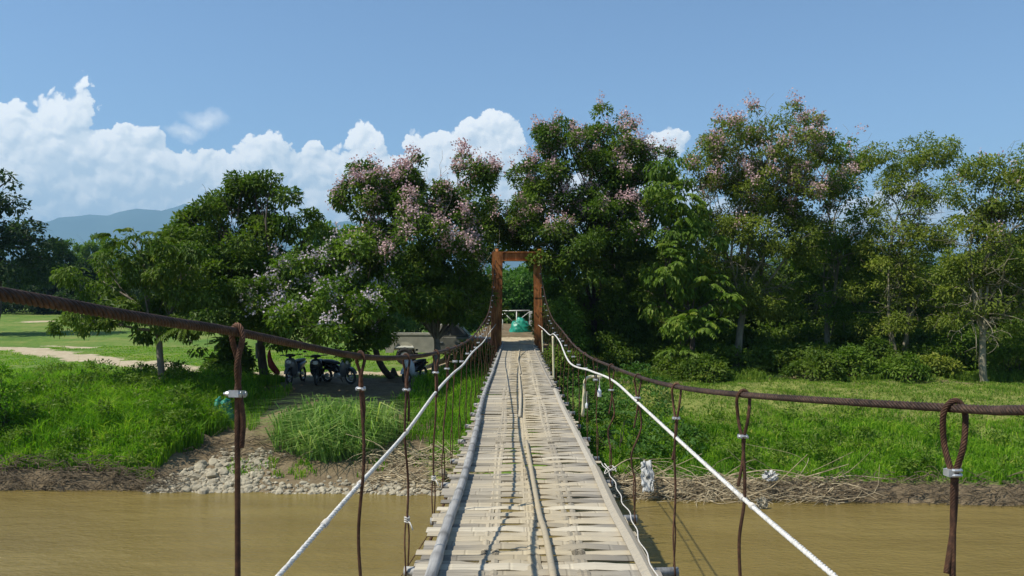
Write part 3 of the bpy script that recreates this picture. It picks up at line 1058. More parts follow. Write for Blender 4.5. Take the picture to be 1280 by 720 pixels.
# ------------------------------------------------------------------ grass
def grass(name, n, xr, yr, hfun, mat, label, width=.011, lean=.45, arch=.5, tint0=.35, seed=1):
    r = np.random.default_rng(seed)
    x, y = r.uniform(*xr, n), r.uniform(*yr, n)
    h = hfun(x, y)
    k = h > .02
    x, y, h = x[k], y[k], h[k] * r.uniform(.55, 1.15, k.sum())
    n = len(x)
    z = H(x, y) - .02
    a = r.uniform(0, 6.28, n)
    ld = np.stack([np.cos(a), np.sin(a), np.zeros(n)], 1)
    l1 = ld * (h * lean * r.uniform(.1, 1, n))[:, None]
    fa = r.uniform(0, 6.28, n)
    s = np.stack([np.cos(fa), np.sin(fa), np.zeros(n)], 1) * (width * r.uniform(.6, 1.4, n))[:, None]
    b = np.stack([x, y, z], 1)
    up = np.array((0, 0, 1.))
    m = b + up * (h * .6)[:, None] + l1 * .4
    tip = b + up * (h * (1 - arch * .35))[:, None] + l1 * (1 + arch)
    v = np.stack([b - s, b + s, m + s * .8, m - s * .8, tip], 1)
    i = np.arange(n)[:, None] * 5
    mb = MB()
    mb.add(v.reshape(-1, 3), i + np.array([[0, 1, 2, 3]]), np.repeat(np.clip(tint0 + .22 * vnoise(x, y, 1.3, seed) + .26 * vnoise(x, y, 4.2, seed + 1) + r.normal(0, .21, n), 0, 1), 5))
    mb.Fs.append((i + np.array([[3, 2, 4]])).astype(np.int32))
    return tag(mb.build(name, M[mat], tint=True), label, 'grass', kind='stuff')


def T(x, y):
    return y - bank_line(x)


def no_path(x, y):
    pa, so, dr = zones(x, y)
    return (pa < .35)


def h_left(x, y):
    tt = T(x, y)
    edge = x + .55 * vnoise(x, y, 1.6, 51) < -8.1 + .06 * tt
    return np.where(edge & (tt > .22) & (y < 27.5 + .4 * vnoise(x, y, 1, 5)), .40 + .34 * sstep(.2, 2.0, tt) + .13 * vnoise(x, y, 1.1, 52) + .16 * vnoise(x, y, 4.5, 53), 0) * (1 - .65 * sstep(25.0, 27.4, y))


grass('tall_grass', 62000, (-16, -7), (18.8, 28), h_left, 'grass_lush', 'tall lush green grass covering the left bank down to the eroded edge', .013, .5, .6, .40, 61)


def h_tuft(x, y):
    q = np.hypot((x + 4.55) / 1.55, (y - 21.5) / 1.25) + .15 * vnoise(x, y, 2.5, 53)
    return np.where(q < 1, 1.35 * (1 - .35 * q * q) * np.random.default_rng(9).uniform(.45, 1.25, x.shape), 0)


grass('reed_grass', 6500, (-6.6, -2.6), (19.8, 23.2), h_tuft, 'grass_reed', 'arching clump of long pale green grass on the stony bank below the motorbikes', .019, .95, 1.3, .45, 62)


def h_mid(x, y):
    tt = T(x, y)
    m1 = (x > -3.1 + .5 * vnoise(x, y, 1.5, 54)) & (x < 1.2) & (tt > 2.6) & (y < 28.5)
    m2 = (x > -8.4) & (x < -6.9 + .5 * vnoise(x, y, 1.3, 57)) & (tt > 3.2) & (y < 25.6)
    m3 = (x > -6.8) & (x < -3) & (tt > .7) & (tt < 1.5) & (vnoise(x, y, 2.2, 58) > .15)
    m4 = (x > -2.8) & (x < .8) & (tt > 1.3) & (tt < 2.8) & (vnoise(x, y, 2.2, 56) > -.1)
    return np.where(m1, .46 + .12 * vnoise(x, y, 1.3, 55), 0) + np.where(m2, .36, 0) + np.where(m3 & ~m1, .2, 0) + np.where(m4 & ~m1, .22, 0)


grass('bank_grass', 26000, (-8.6, 1.3), (18.6, 28.6), h_mid, 'grass_lush', 'patchy green grass on the bank under the bridge and below the trees', .012, .5, .6, .3, 63)


def h_right(x, y):
    tt = T(x, y)
    lim = 3.9 + .9 * vnoise(x, y, .9, 59) + np.random.default_rng(3).normal(0, .8, x.shape)
    return np.where((x > .7) & (tt > .45) & (tt < lim), (.28 + .12 * vnoise(x, y, 1.2, 60) + .10 * vnoise(x, y, 4.3, 61)) * (1 - .3 * sstep(3, 4.4, tt)), 0)


grass('lush_grass', 62000, (.7, 15.5), (17.2, 24.5), h_right, 'grass_lush', 'lush green grass low on the right bank above the driftwood', .012, .55, .7, .38, 64)


def h_dry(x, y):
    tt = T(x, y)
    return np.where((x > 2.0) & (tt > 2.6 + np.random.default_rng(4).normal(0, .8, x.shape)) & (y < 27.6), .13 + .06 * vnoise(x, y, 1.7, 71), 0)


grass('mown_grass', 46000, (2, 17), (20, 28), h_dry, 'grass_dry', 'short yellowish mown grass on the upper right bank below the trees', .010, 1.1, 1.2, .35, 65)


def h_shade(x, y):
    return np.where((x > 2.2) & (y > 27 + .5 * vnoise(x, x, .7, 8)) & (vnoise(x, y, .8, 72) > -.1), .34 + .25 * vnoise(x, y, .9, 73), 0)


grass('shade_grass', 22000, (2.2, 18), (26.4, 32), h_shade, 'leaf_mid', 'long dark green grass along the foot of the right bank trees', .014, .5, .7, .25, 66)


def h_field(x, y):
    return np.where(no_path(x, y) & (zones(x, y)[1] < .4), .10 + .07 * vnoise(x, y, .7, 74), 0)


grass('field_grass', 60000, (-27, -1.2), (26.6, 48), h_field, 'grass_lush', 'short grass of the open field behind the left bank trees', .014, .8, .9, .55, 67)


def h_tall_weed(x, y):
    return np.where(vnoise(x, y, 3, 75) > .25, 1.15, 0)


grass('weed_stalks', 160, (-14, -10), (20, 25), h_tall_weed, 'grass_reed', 'few thin weed stalks standing above the tall left grass', .007, .25, .3, .5, 68)


def weeds(name, n, xr, yr, hfun, mat, label, seed, size=.17, L=.10):
    r = np.random.default_rng(seed)
    x, y = r.uniform(*xr, n), r.uniform(*yr, n)
    h = hfun(x, y)
    k = (h > .1) & (vnoise(x, y, 1.6, seed) + r.normal(0, .3, n) > .1)
    x, y, h = x[k], y[k], h[k]
    C = np.stack([x, y, H(x, y) + h * r.uniform(.5, 1.0, len(x))], 1)
    O = np.tile((0, -.3, 1.), (len(x), 1))
    lf = MB()
    crown(lf, C, O, 34, size, L, L * .5, .2, r=r)
    return tag(lf.build(name, M[mat], tint=True), label, 'weeds', kind='stuff')


weeds('weeds', 900, (-16, -7.5), (19.2, 26.5), h_left, 'leaf_mid', 'darker broad leaved weeds growing through the tall left grass', 111)
weeds('weeds', 900, (.9, 15), (17.6, 23.5), h_right, 'leaf_mid', 'darker broad leaved weeds in the lush grass of the right bank', 112)
weeds('weeds', 260, (.9, 4.2), (18.8, 27), lambda x, y: np.where(T(x, y) > .5, .45, 0), 'leaf_bright', 'thick bright weeds on the slope beside the right edge of the bridge', 113, .26, .13)

# ------------------------------------------------------------------ roots, driftwood, stones
def strands(mb, n, xr, tr, zr, ln, rad, seed, flat=.35, cond=None):
    r = np.random.default_rng(seed)
    for k in range(n):
        x = r.uniform(*xr)
        tt = r.uniform(*tr)
        y = float(bank_line(np.array([x]))[0]) + tt
        if cond and not cond(x, tt):
            continue
        z = max(hz(x, y), .0) + r.uniform(*zr)
        a = r.uniform(-.9, .9) + (math.pi if r.uniform() < .5 else 0)
        l = r.uniform(*ln)
        d = np.array((math.cos(a), math.sin(a) * .7, r.normal(0, flat)))
        b = np.array((x, y, z))
        c = b + d * l * .5 + r.normal(0, .12, 3) * l
        e = b + d * l + r.normal(0, .16, 3) * l + np.array((0, 0, -.12 * l))
        mb.tube(spline([b, c, e], l / 5), np.linspace(1, .5, len(spline([b, c, e], l / 5))) * r.uniform(*rad), 4, cap=False)


mb = MB()
strands(mb, 1300, (-14, -7.6), (-.12, .45), (-.05, .25), (.15, .6), (.003, .011), 81)
tag(mb.build('root_mat', M['root'], smooth=True), 'matted brown roots and dead stems along the eroded left water edge', 'roots', kind='stuff')
mb = MB()
strands(mb, 620, (1.9, 6.8), (-.2, .36), (.0, .15), (.25, 1.2), (.004, .013), 82)
tag(mb.build('driftwood_heap', M['straw'], smooth=True), 'tangled heap of pale dry sticks washed up along the right water edge', 'driftwood', kind='stuff')
mb = MB()
strands(mb, 900, (5.5, 14), (-.15, .4), (-.04, .25), (.2, .6), (.003, .010), 83)
tag(mb.build('root_mat', M['root'], smooth=True), 'brown roots and dead stems along the right water edge below the grass', 'roots', kind='stuff')
mb = MB()
strands(mb, 260, (-3.2, -.9), (.2, 2.0), (.0, .14), (.3, 1.1), (.006, .018), 84, .25)
tag(mb.build('dead_branches', M['straw'], smooth=True), 'dry branches scattered on the bare bank just left of the bridge', 'branches', kind='stuff')
mb = MB()
strands(mb, 420, (-8.6, -4.9), (.9, 2.6), (-.02, .12), (.2, .6), (.004, .012), 86, .25, lambda x, tt: tt > 1.5 + .35 * (x + 8) * -.2 and tt < 2.5)
tag(mb.build('dead_stems', M['root'], smooth=True), 'dead brown stems above the heap of stones on the left bank', 'roots', kind='stuff')

# one large forked driftwood branch by the water
b_ = MB()
for pts, r_ in [([(2.2, 18.55, .25), (2.9, 18.4, .42), (3.8, 18.2, .38), (4.6, 17.9, .12)], .022), ([(2.0, 18.5, .5), (2.6, 18.7, .78), (3.3, 18.75, .62)], .016),
                ([(3.2, 18.3, .4), (3.6, 18.0, .2), (4.3, 17.75, .08)], .013), ([(4.6, 18.2, .5), (5.6, 18.2, .62), (6.6, 17.95, .42)], .018)]:
    sp = spline(pts, .12)
    b_.tube(sp, np.linspace(r_, r_ * .4, len(sp)), 6)
tag(b_.build('driftwood_branch', M['straw'], smooth=True), 'long curved bare branch lying across the driftwood heap', 'branch')


def stone_mesh(seed):
    import bmesh
    r = np.random.default_rng(seed)
    bm = bmesh.new()
    bmesh.ops.create_icosphere(bm, subdivisions=2, radius=1)
    sc = np.array((1, r.uniform(.7, .95), r.uniform(.5, .75)))
    pl = nrm(r.normal(size=(13, 3)))
    co = r.uniform(.48, .82, 13)
    for v_ in bm.verts:
        p_ = np.array(v_.co)
        for q, c in zip(pl, co):
            ex = np.dot(p_, q) - c
            if ex > 0:
                p_ = p_ - q * ex * .85
        v_.co = Vector(p_ * sc)
    me = bpy.data.meshes.new('stone')
    bm.to_mesh(me)
    bm.free()
    me.materials.append(M['stone'])
    return me


SM = [stone_mesh(s) for s in range(10)]


def stone_field(r, n, big):
    out = []
    while len(out) < n:
        x = r.uniform(-8.3, -1.0)
        tt = abs(r.normal(0, 1.0)) if x < -5.4 else abs(r.normal(0, .33))
        lim = 2.2 if x < -5.6 else .85
        if tt > lim or (x < -7.4 and tt > (x + 8.5) * 1.4):
            continue
        if x > -5.9 and r.uniform() < (.93 if big else .8):
            continue
        y = float(bank_line(np.array([x]))[0]) + tt - .08
        s = float(np.clip(r.lognormal(-2.1, .32), .09, .24)) if big else float(np.clip(r.lognormal(-3.1, .5), .02, .11))
        out.append((x, y, s))
    return out


SG = 'loose stones on the left bank'
r_ = np.random.default_rng(91)
for k, (x, y, s) in enumerate(stone_field(r_, 80, True)):
    o = inst('stone', SM[k % 10], None, (x, y, hz(x, y) + s * .10), (r_.uniform(-.3, .3), r_.uniform(-.3, .3), r_.uniform(0, 6)), (s, s, s))
    tag(o, 'pale rounded grey stone in the rubble heap at the left water edge', 'stone', SG)
base_v = []
for me in SM:
    v = np.empty(len(me.vertices) * 3, np.float32)
    me.vertices.foreach_get('co', v)
    fc = np.array([p.vertices[:] for p in me.polygons], np.int32)
    base_v.append((v.reshape(-1, 3), fc))
mb = MB()
for k, (x, y, s) in enumerate(stone_field(r_, 2400, False)):
    v, fc = base_v[k % 10]
    a = r_.uniform(0, 6.28)
    rot = np.array(((math.cos(a), -math.sin(a), 0), (math.sin(a), math.cos(a), 0), (0, 0, 1)))
    mb.add(v @ rot.T * s + np.array((x, y, hz(x, y) + s * .1)), fc)
tag(mb.build('rubble', M['stone']), 'small pebbles and rubble filling the left water edge below the motorbikes', 'rubble', kind='stuff')
o = inst('stone', SM[2], None, (-1.62, 19.2, hz(-1.62, 19.2) + .13), (.2, .5, 1), (.21, .17, .19))
tag(o, 'single large whitish boulder at the water edge just left of the bridge', 'stone')


def rag(name, c, sx, sz, mat, label, cat, seed, tilt=.5):
    r = np.random.default_rng(seed)
    n, m = 16, 14
    u, w = np.meshgrid(np.linspace(-.5, .5, n), np.linspace(0, 1, m))
    wid = 1 - .45 * np.abs(w - .45) + .15 * vnoise(u * 4, w * 4, 1.5, seed)
    x = u * sx * wid + .05 * vnoise(u * 5, w * 5, 2, seed + 1)
    z = w * sz + .04 * vnoise(u * 5, w * 5, 2.4, seed + 2)
    y = tilt * w * sz + .10 * vnoise(u * 7, w * 3, 2.6, seed + 3) * sx * 2
    i = np.arange(n * m).reshape(m, n)
    b = MB()
    b.add(np.stack([x, y, z], -1).reshape(-1, 3) + np.asarray(c), np.stack([i[:-1, :-1], i[:-1, 1:], i[1:, 1:], i[1:, :-1]], -1).reshape(-1, 4))
    o = b.build(name, mat, smooth=True)
    md = o.modifiers.new('solid', 'SOLIDIFY')
    md.thickness = .008
    return tag(o, label, cat)


x_, y_ = bx(812, 17.7)
rag('plastic_sheet', (x_, y_ + .25, .20), .26, .62, M['sheet_grey'], 'torn white plastic sheet hanging on driftwood just right of the bridge', 'plastic sheet', 5, .35)
x_, y_ = bx(968, 17.7)
rag('plastic_bag', (x_, y_ + .35, .42), .3, .18, M['sheet_grey'], 'crumpled off white plastic bag on top of the driftwood', 'plastic bag', 6, .4)
x_, y_ = bx(953, 17.2)
rag('sack', (x_, y_ + .1, .02), .24, .2, M['stone'], 'small grey sack at the waterline below the crumpled bag', 'sack', 9, .3)
x_, y_ = bx(276, 22.8)


def heap(name, c, rx, ry, rz, mat, label, cat, seed, folds=5, amp=.16, parent=None):
    n, m = 56, 22
    th, ph = np.meshgrid(np.linspace(0, 2 * math.pi, n, endpoint=False), np.linspace(0, math.pi / 2, m))
    dx, dy, dz = np.cos(th) * np.cos(ph), np.sin(th) * np.cos(ph), np.sin(ph)
    rr = 1 + amp * (np.abs(np.sin(dx * folds + dz * 3 + seed)) - .5) + .6 * amp * vnoise(dx * 3, dy * 3 + dz * 4, 1.7, seed) + .25 * amp * vnoise(dx * 9, dz * 9, 1.9, seed + 1)
    V = np.stack([dx * rx * rr, dy * ry * rr, dz * rz * rr - .03], -1)
    i = np.arange(n * m).reshape(m, n)
    nx = np.roll(i, -1, 1)
    b = MB()
    b.add(V.reshape(-1, 3) + np.asarray(c), np.stack([i[:-1], nx[:-1], nx[1:], i[1:]], -1).reshape(-1, 4))
    return tag(b.build(name, mat, smooth=True), label, cat)


heap('fishing_net', (x_, y_, hz(x_, y_)), .34, .3, .55, M['net_green'], 'crumpled teal green net in the grass behind the nearest left hanger', 'net', 3, 5, .22)

# ------------------------------------------------------------------ the bridge
Y0, Y1 = -7.0, 30.3


def zd(y):
    return 2.7 + .00014 * np.maximum(0, np.asarray(y, float) - 8) ** 2


def xl(y): return -.575 + .115 * np.clip(y, 0, 30) / 30
def xr(y): return .755 - .07 * np.clip(y, 0, 30) / 30


bridge = tag(empty('footbridge', (0, 0, 0)), 'long woven bamboo footbridge hung on twisted steel cables over the brown river', 'footbridge')
LATH = [-.155, .105, .385]
PITCH = .10


def weave(x, par):
    z = 0
    for k, c in enumerate(LATH):
        z = z + (1 if (k + par) % 2 == 0 else -1) * np.exp(-((x - c) / .12) ** 2)
    return z


slat_meshes = {0: [], 1: []}
for par in (0, 1):
    for v_ in range(10):
        r = np.random.default_rng(100 + par * 20 + v_)
        xs = np.array([-.72, -.55, -.42, -.33, -.27, -.215, -.155, -.095, -.03, .035, .105, .175, .24, .315, .385, .455, .52, .6, .72])
        w = .109 * r.uniform(.88, 1.10) * (1 + .02 * r.normal(size=len(xs)))
        z = .0085 * r.uniform(.5, 1.3) * weave(xs, par) + .0006 * r.normal(size=len(xs))
        yo = np.cumsum(r.normal(0, .0009, len(xs)))
        th = .008
        rings = []
        for q in range(len(xs)):
            hw = w[q] / 2
            tilt = r.normal(0, .0008)
            rings.append([(xs[q], yo[q] - hw, z[q] - tilt), (xs[q], yo[q], z[q] + .007), (xs[q], yo[q] + hw, z[q] + tilt), (xs[q], yo[q] + hw * .9, z[q] - th), (xs[q], yo[q] - hw * .9, z[q] - th)])
        b = MB().loft(rings)
        slat_meshes[par].append(b.mesh('slat', M['bamboo'] if v_ < 9 else M['bamboo_pale'], smooth=False))

n_sl = int((Y1 - Y0) / PITCH)
r = np.random.default_rng(5)
first = [i for i in range(n_sl) if Y0 + i * PITCH >= 3.0]
rest = MB()
for i in range(n_sl):
    y = Y0 + i * PITCH
    a, b = xl(y), xr(y)
    grp = (i // 2)
    ex = r.uniform(-.05, .05)
    if r.uniform() < .08:
        ex -= .12
    sx = (b - a + .03 + ex) / 1.44
    cut = r.uniform() < .035                                         # a broken slat, part of it gone
    me = slat_meshes[i % 2][r.integers(0, 10)]
    loc = ((a + b) / 2 + r.normal(0, .022), y + r.normal(0, .008), float(zd(y)) + r.normal(0, .0022))
    rz = r.normal(0, .006)
    if cut:
        fr_ = r.uniform(.45, .75)
        loc = (loc[0] + (1 if r.uniform() < .5 else -1) * (1 - fr_) * .5 * (b - a), loc[1], loc[2] - .004)
        sx *= fr_
    if i >= n_sl - 303 and (i - (n_sl - 303)) < 300:
        inst('slat', me, bridge, loc, (r.normal(0, .03), 0, rz), (sx, 1, 1))
    else:
        v = np.empty(len(me.vertices) * 3, np.float32)
        me.vertices.foreach_get('co', v)
        rest.add(v.reshape(-1, 3) * np.array((sx, 1, 1)) + np.array(loc), [tuple(p.vertices) for p in me.polygons])
tag(rest.build('slat', M['bamboo'], bridge), kind='stuff')

for k, c in enumerate(LATH):                                     # long laths woven through the slats, in overlapping lengths
    for s0 in range(0, int(Y1 - Y0) - 1, 4):
        ya, yb_ = Y0 + s0, min(Y0 + s0 + 4.25, Y1)
        b = MB()
        i0, i1 = int((ya - Y0) / PITCH), int((yb_ - Y0) / PITCH)
        for sub in (-1, 1):
            rings = []
            for i in range(i0, i1):
                y = Y0 + i * PITCH
                z = float(zd(y)) - .0085 * (1 if (k + i % 2) % 2 == 0 else -1) + .002
                x = c + sub * .024 + .012 * math.sin(y * 1.3 + k * 2 + sub)
                rings.append([(x - .02, y, z), (x, y, z + .006), (x + .02, y, z), (x + .018, y, z - .006), (x - .018, y, z - .006)])
            b.loft(rings)
        b.build('lath', M['bamboo'], bridge)


def pole(pts, r0, r1, mat, node=.38, name='pole', sides=10, squash=1.0):
    sp = spline(pts, .06)
    s = np.concatenate([[0], np.cumsum(np.linalg.norm(np.diff(sp, axis=0), axis=1))])
    rad = np.interp(s, [0, s[-1]], [r0, r1])
    f = np.abs((s / node + .3) % 1.0 - .5)
    rad = rad * (1 + .15 * np.exp(-(f / .05) ** 2))
    b = MB()
    b.tube(sp, rad, sides)
    b.T[0] = np.repeat(np.exp(-((f - .045) / .05) ** 2), sides).astype(np.float32)
    if squash != 1.0:
        v = b.V[0].reshape(len(sp), sides, 3)
        v[..., 2] = sp[:, None, 2] + (v[..., 2] - sp[:, None, 2]) * squash
        b.V[0] = v.reshape(-1, 3)
    return b.build(name, mat, bridge, smooth=True, tint=True)


def on_deck(x, y, h):
    return (x, y, float(zd(y)) + h)


pole([on_deck(-.44, -2, .05), on_deck(-.45, 4.6, .05), on_deck(-.43, 7.2, .05), on_deck(-.46, 10.8, .05)], .036, .033, M['bamboo_grey'], .42, 'edge_pole')
pole([on_deck(-.475, 10.5, .06), on_deck(-.50, 14, .045), on_deck(-.47, 18.5, .045)], .034, .029, M['bamboo_grey'], .42, 'edge_pole')
pole([on_deck(-.48, 18.2, .05), on_deck(-.46, 24, .04), on_deck(-.44, 29.8, .04)], .031, .027, M['bamboo_grey'], .42, 'edge_pole')
pole([on_deck(.24, -1.5, .03), on_deck(.205, 4.6, .034), on_deck(.165, 6.1, .034), on_deck(.12, 9.0, .03)], .023, .019, M['bamboo'], .5, 'centre_pole')
pole([on_deck(.06, 11.0, .03), on_deck(.09, 13.5, .03), on_deck(.085, 17.3, .03)], .022, .018, M['bamboo_pale'], .45, 'centre_pole')
pole([on_deck(.11, 17.6, .03), on_deck(.09, 22, .03), on_deck(.16, 28.5, .03)], .018, .015, M['bamboo_pale'], .45, 'centre_pole')


def strip(pts, w, th, mat, name):
    sp = spline(pts, .15)
    rings = []
    for q in sp:
        rings.append([(q[0] - w / 2, q[1], q[2]), (q[0], q[1], q[2] + th), (q[0] + w / 2, q[1], q[2]), (q[0] + w / 2 * .9, q[1], q[2] - th * .6), (q[0] - w / 2 * .9, q[1], q[2] - th * .6)])
    return MB().loft(rings).build(name, mat, bridge)


strip([on_deck(.715, 7.15, .03), on_deck(.70, 9.5, .028), on_deck(.68, 12, .03), on_deck(.69, 14.6, .026)], .075, .014, M['bamboo_pale'], 'edge_strip')
strip([on_deck(.75, -1, .03), on_deck(.725, 4.6, .034), on_deck(.705, 6, .032), on_deck(.715, 7.6, .034)], .085, .022, M['bamboo'], 'edge_strip')
strip([on_deck(.66, 15, .03), on_deck(.63, 20, .028), on_deck(.60, 29.5, .03)], .05, .012, M['bamboo'], 'edge_strip')

LC = np.array([(-1.35, -7.2, 5.6), (-1.08, -2, 4.56), (-.96, 1.0, 4.26), (-.945, 1.55, 4.217), (-.905, 1.9, 4.178), (-.89, 2.2, 4.15), (-.86, 2.6, 4.112), (-.69, 3.75, 3.966), P(508, 446.5, 4.9), P(545, 441, 6.06),
               P(574, 432, 9), P(591, 421, 12), P(601, 408, 15.5), P(609, 395, 20), P(613, 380, 24), P(617, 352, 28), P(620, 325, 30.2), (-.7, 33, 5.4), (-.8, 38, 2.6)])
RC = np.array([(1.7, -7.2, 5.4), (1.42, -2, 4.45), (1.30, 1.2, 4.05), (1.285, 2.1, 3.936), P(1190, 509.5, 2.5), P(928, 493, 3.75), P(845, 483, 4.9), P(797, 470.5, 6.1), P(762, 457, 7.4), P(735, 445, 9.2), P(716, 430, 12), P(702, 412.5, 16),
               P(690, 397, 21), P(683, 377, 25), P(678, 352, 28), P(674, 325, 30.2), (.9, 33, 5.4), (1.0, 38, 2.6)])
wr_ = {}
for side, pts, rad in ((-1, LC, .0130), (1, RC, .0130)):
    sp = spline(pts, .005)
    near = sp[(sp[:, 1] > .2) & (sp[:, 1] <= 5.6)]
    far = sp[(sp[:, 1] > 5.59)][::25]
    back = sp[(sp[:, 1] <= .21)][::25]
    b = MB()
    b.wire(near, rad * 1.06, .105, 6, 8)
    b.tube(far, rad * .95, 10)
    b.tube(back, rad * .95, 10)
    b.build('main_cable', M['cable_steel'], bridge, smooth=True)
    wr_[side] = sp


def cable_at(side, y):
    sp = wr_[side]
    return sp[np.argmin(np.abs(sp[:, 1] - y))]


def foot(side, y):
    c = cable_at(side, y)[0]
    e = (xl(y) - .09) if side < 0 else (xr(y) + .09)
    k = float(1 - sstep(4.5, 9, y))
    return e * (1 - k) + c * (.985 if side > 0 else .99) * k


# cross beams under the deck and a hanger at each end of every beam
left_y = [1.1, 2.6, 3.75, 4.9, 6.06] + [7.2 + 1.15 * k for k in range(20)]
right_y = [1.0, 2.5, 3.75, 4.9, 6.1, 7.3] + [8.45 + 1.15 * k for k in range(19)]
r = np.random.default_rng(17)
for ly, ry in zip(left_y, right_y):
    a = np.array((foot(-1, ly) - .015, ly, zd(ly) - .055))
    b = np.array((foot(1, ry) + .015, ry, zd(ry) - .055))
    mbp = MB()
    mbp.tube(np.linspace(a, b, 6) + r.normal(0, .006, (6, 3)), .028, 8)
    mbp.build('cross_beam', M['bamboo_grey'], bridge, smooth=True)
for sx_, e0 in ((-1, -.57), (1, .74)):
    sp = np.array([(e0 + (-.02 if sx_ < 0 else .03) + (.1 * sx_ * -1) * max(y, 0) / 30, y, zd(y) - .09) for y in np.arange(Y0, Y1, .5)])
    MB().tube(sp, .011, 6).build('deck_cable', M['rust_wire'], bridge, smooth=True)


def hanger(side, y, k):
    c = cable_at(side, y)
    bot = np.array((foot(side, y), y, float(zd(y)) - .05))
    near = y < 5.2
    vnear = y < 3.2
    wr = .0092 if y < 3.0 else (.0076 if y < 4.5 else (.0068 if y < 8 else .0056))
    drop = .16 + r.uniform(-.02, .05)
    if vnear: drop = .19
    ax = nrm(bot - c)
    kn = c + ax * drop
    t_ = nrm(cable_at(side, y + .15) - cable_at(side, y - .15))
    o_ = nrm(np.cross(t_, (0, 0, 1.)))
    b = MB()
    g = .030 if near else .024
    st = .006 if y < 4.5 else (.012 if y < 8 else .05)
    sid = 8 if y < 8 else 6
    sp1 = spline([kn + o_ * .006, c + ax * drop * .55 + o_ * .012 - t_ * g * .9, c + o_ * (.015 + wr) - t_ * g * .5 + ax * .012, c - ax * (.013 + wr) - t_ * g * .15, c - o_ * (.015 + wr) + t_ * g * .4 + ax * .012,
                  c + ax * drop * .55 - o_ * .01 + t_ * g, kn - o_ * .004 + t_ * .004], st)
    rope = (lambda p, w: b.wire(p, w, .062)) if y < 4.5 else (lambda p, w: b.tube(p, w, sid))
    rope(sp1, wr)
    fork = bot + np.array((0, 0, .28 if y < 12 else .15))
    wob = r.normal(0, .012, 3) if y > 3 else np.zeros(3)
    if side > 0 and abs(y - 6.1) < .1:
        wob = np.array((.035, 0, 0))
    sp2 = spline([kn, kn + (fork - kn) * .35 + wob, kn + (fork - kn) * .7 - wob * .8, fork], st)
    rope(sp2, wr)
    tail = kn + (fork - kn) * ((.30 if side > 0 else .12) + r.uniform(0, .12)) + np.array((-.018 if side > 0 else .012, 0, 0))
    sp3 = spline([kn + o_ * .008, kn + (tail - kn) * .5 + o_ * wr * 1.3, tail], st)
    rope(sp3, wr * .95)
    for s in (-1, 1):
        b.tube(spline([fork + np.array((0, 0, .05)), fork + np.array((s * .01, s * .02, -.08)), bot + np.array((0, s * .035, -.03))], .04), wr * .75, 5)
    h = b.build('hanger', M['rust_wire'], bridge, smooth=True)
    # wire clamp: saddle, two nuts and the U bolt round both wires
    q = MB()
    up_ = ax
    if vnear and side > 0:
        for e in (-.007, .007):
            q.tube([kn + ax * e + o_ * .019 * math.cos(a) + t_ * .019 * math.sin(a) for a in np.linspace(-2.4, 2.4, 15)], .0055, 8)
        q.box(kn - o_ * .016, (.016, .034, .02))
    elif vnear:
        mrot = Matrix(((o_[0], t_[0], -up_[0]), (o_[1], t_[1], -up_[1]), (o_[2], t_[2], -up_[2])))
        q.box(kn - t_ * .002, (.032, .052, .022), mrot)
        for s in (-1, 1):
            c0 = kn + t_ * s * .017
            q.tube([c0 + o_ * .012 * -1, c0 - o_ * .036], .0042, 8)
            q.tube([c0 - o_ * .018, c0 - o_ * .028], .0085, 6)
            q.tube([c0 + o_ * .010, c0 + o_ * .021], .0085, 6)
    if not vnear:
      arc = [kn + o_ * .020 * math.cos(a) + t_ * .016 * math.sin(a) for a in np.linspace(0, 2 * math.pi, 15)]
      q.tube(arc, .0050 if y < 5 else .006, 8, False)
    if not vnear:
        q.box(kn + t_ * .004, (.040, .020, .016) if y < 8 else (.05, .03, .022))
        for s in (-1, 1):
            q.tube([kn + np.array((s * .014, .0, 0)), kn + np.array((s * .014, -.03, 0))], .005, 6)
    q.build('clamp', M['galvanised'], h, smooth=False)
    if side < 0 and abs(y - 4.9) < .2 or side < 0 and abs(y - 6.06) < .2 or side > 0 and abs(y - 3.75) < .2:
        kb = MB()
        for s in range(3):
            kb.tube([fork + np.array((.013 * math.cos(a), .013 * math.sin(a), .03 - .012 * s + .004 * math.sin(a * 2))) for a in np.linspace(0, 6.28, 10)], .005, 6, False)
        kb.tube(spline([fork, fork + np.array((.02, -.03, .01)), fork + np.array((.04, -.05, -.03))], .02), .004, 5)
        kb.build('string_knot', M['cord_white'], h, smooth=True)


for k, y in enumerate(left_y):
    if y < 29.4: hanger(-1, y, k)
for k, y in enumerate(right_y):
    if y < 29.4: hanger(1, y, k)
# thin guy wire running down to the river from the left edge
MB().tube(spline([(-.60, 5.9, 2.6), (-.95, 5.0, 2.15), (-1.6, 3.2, 1.2)], .3), .004, 5).build('guy_wire', M['rust_wire'], bridge)

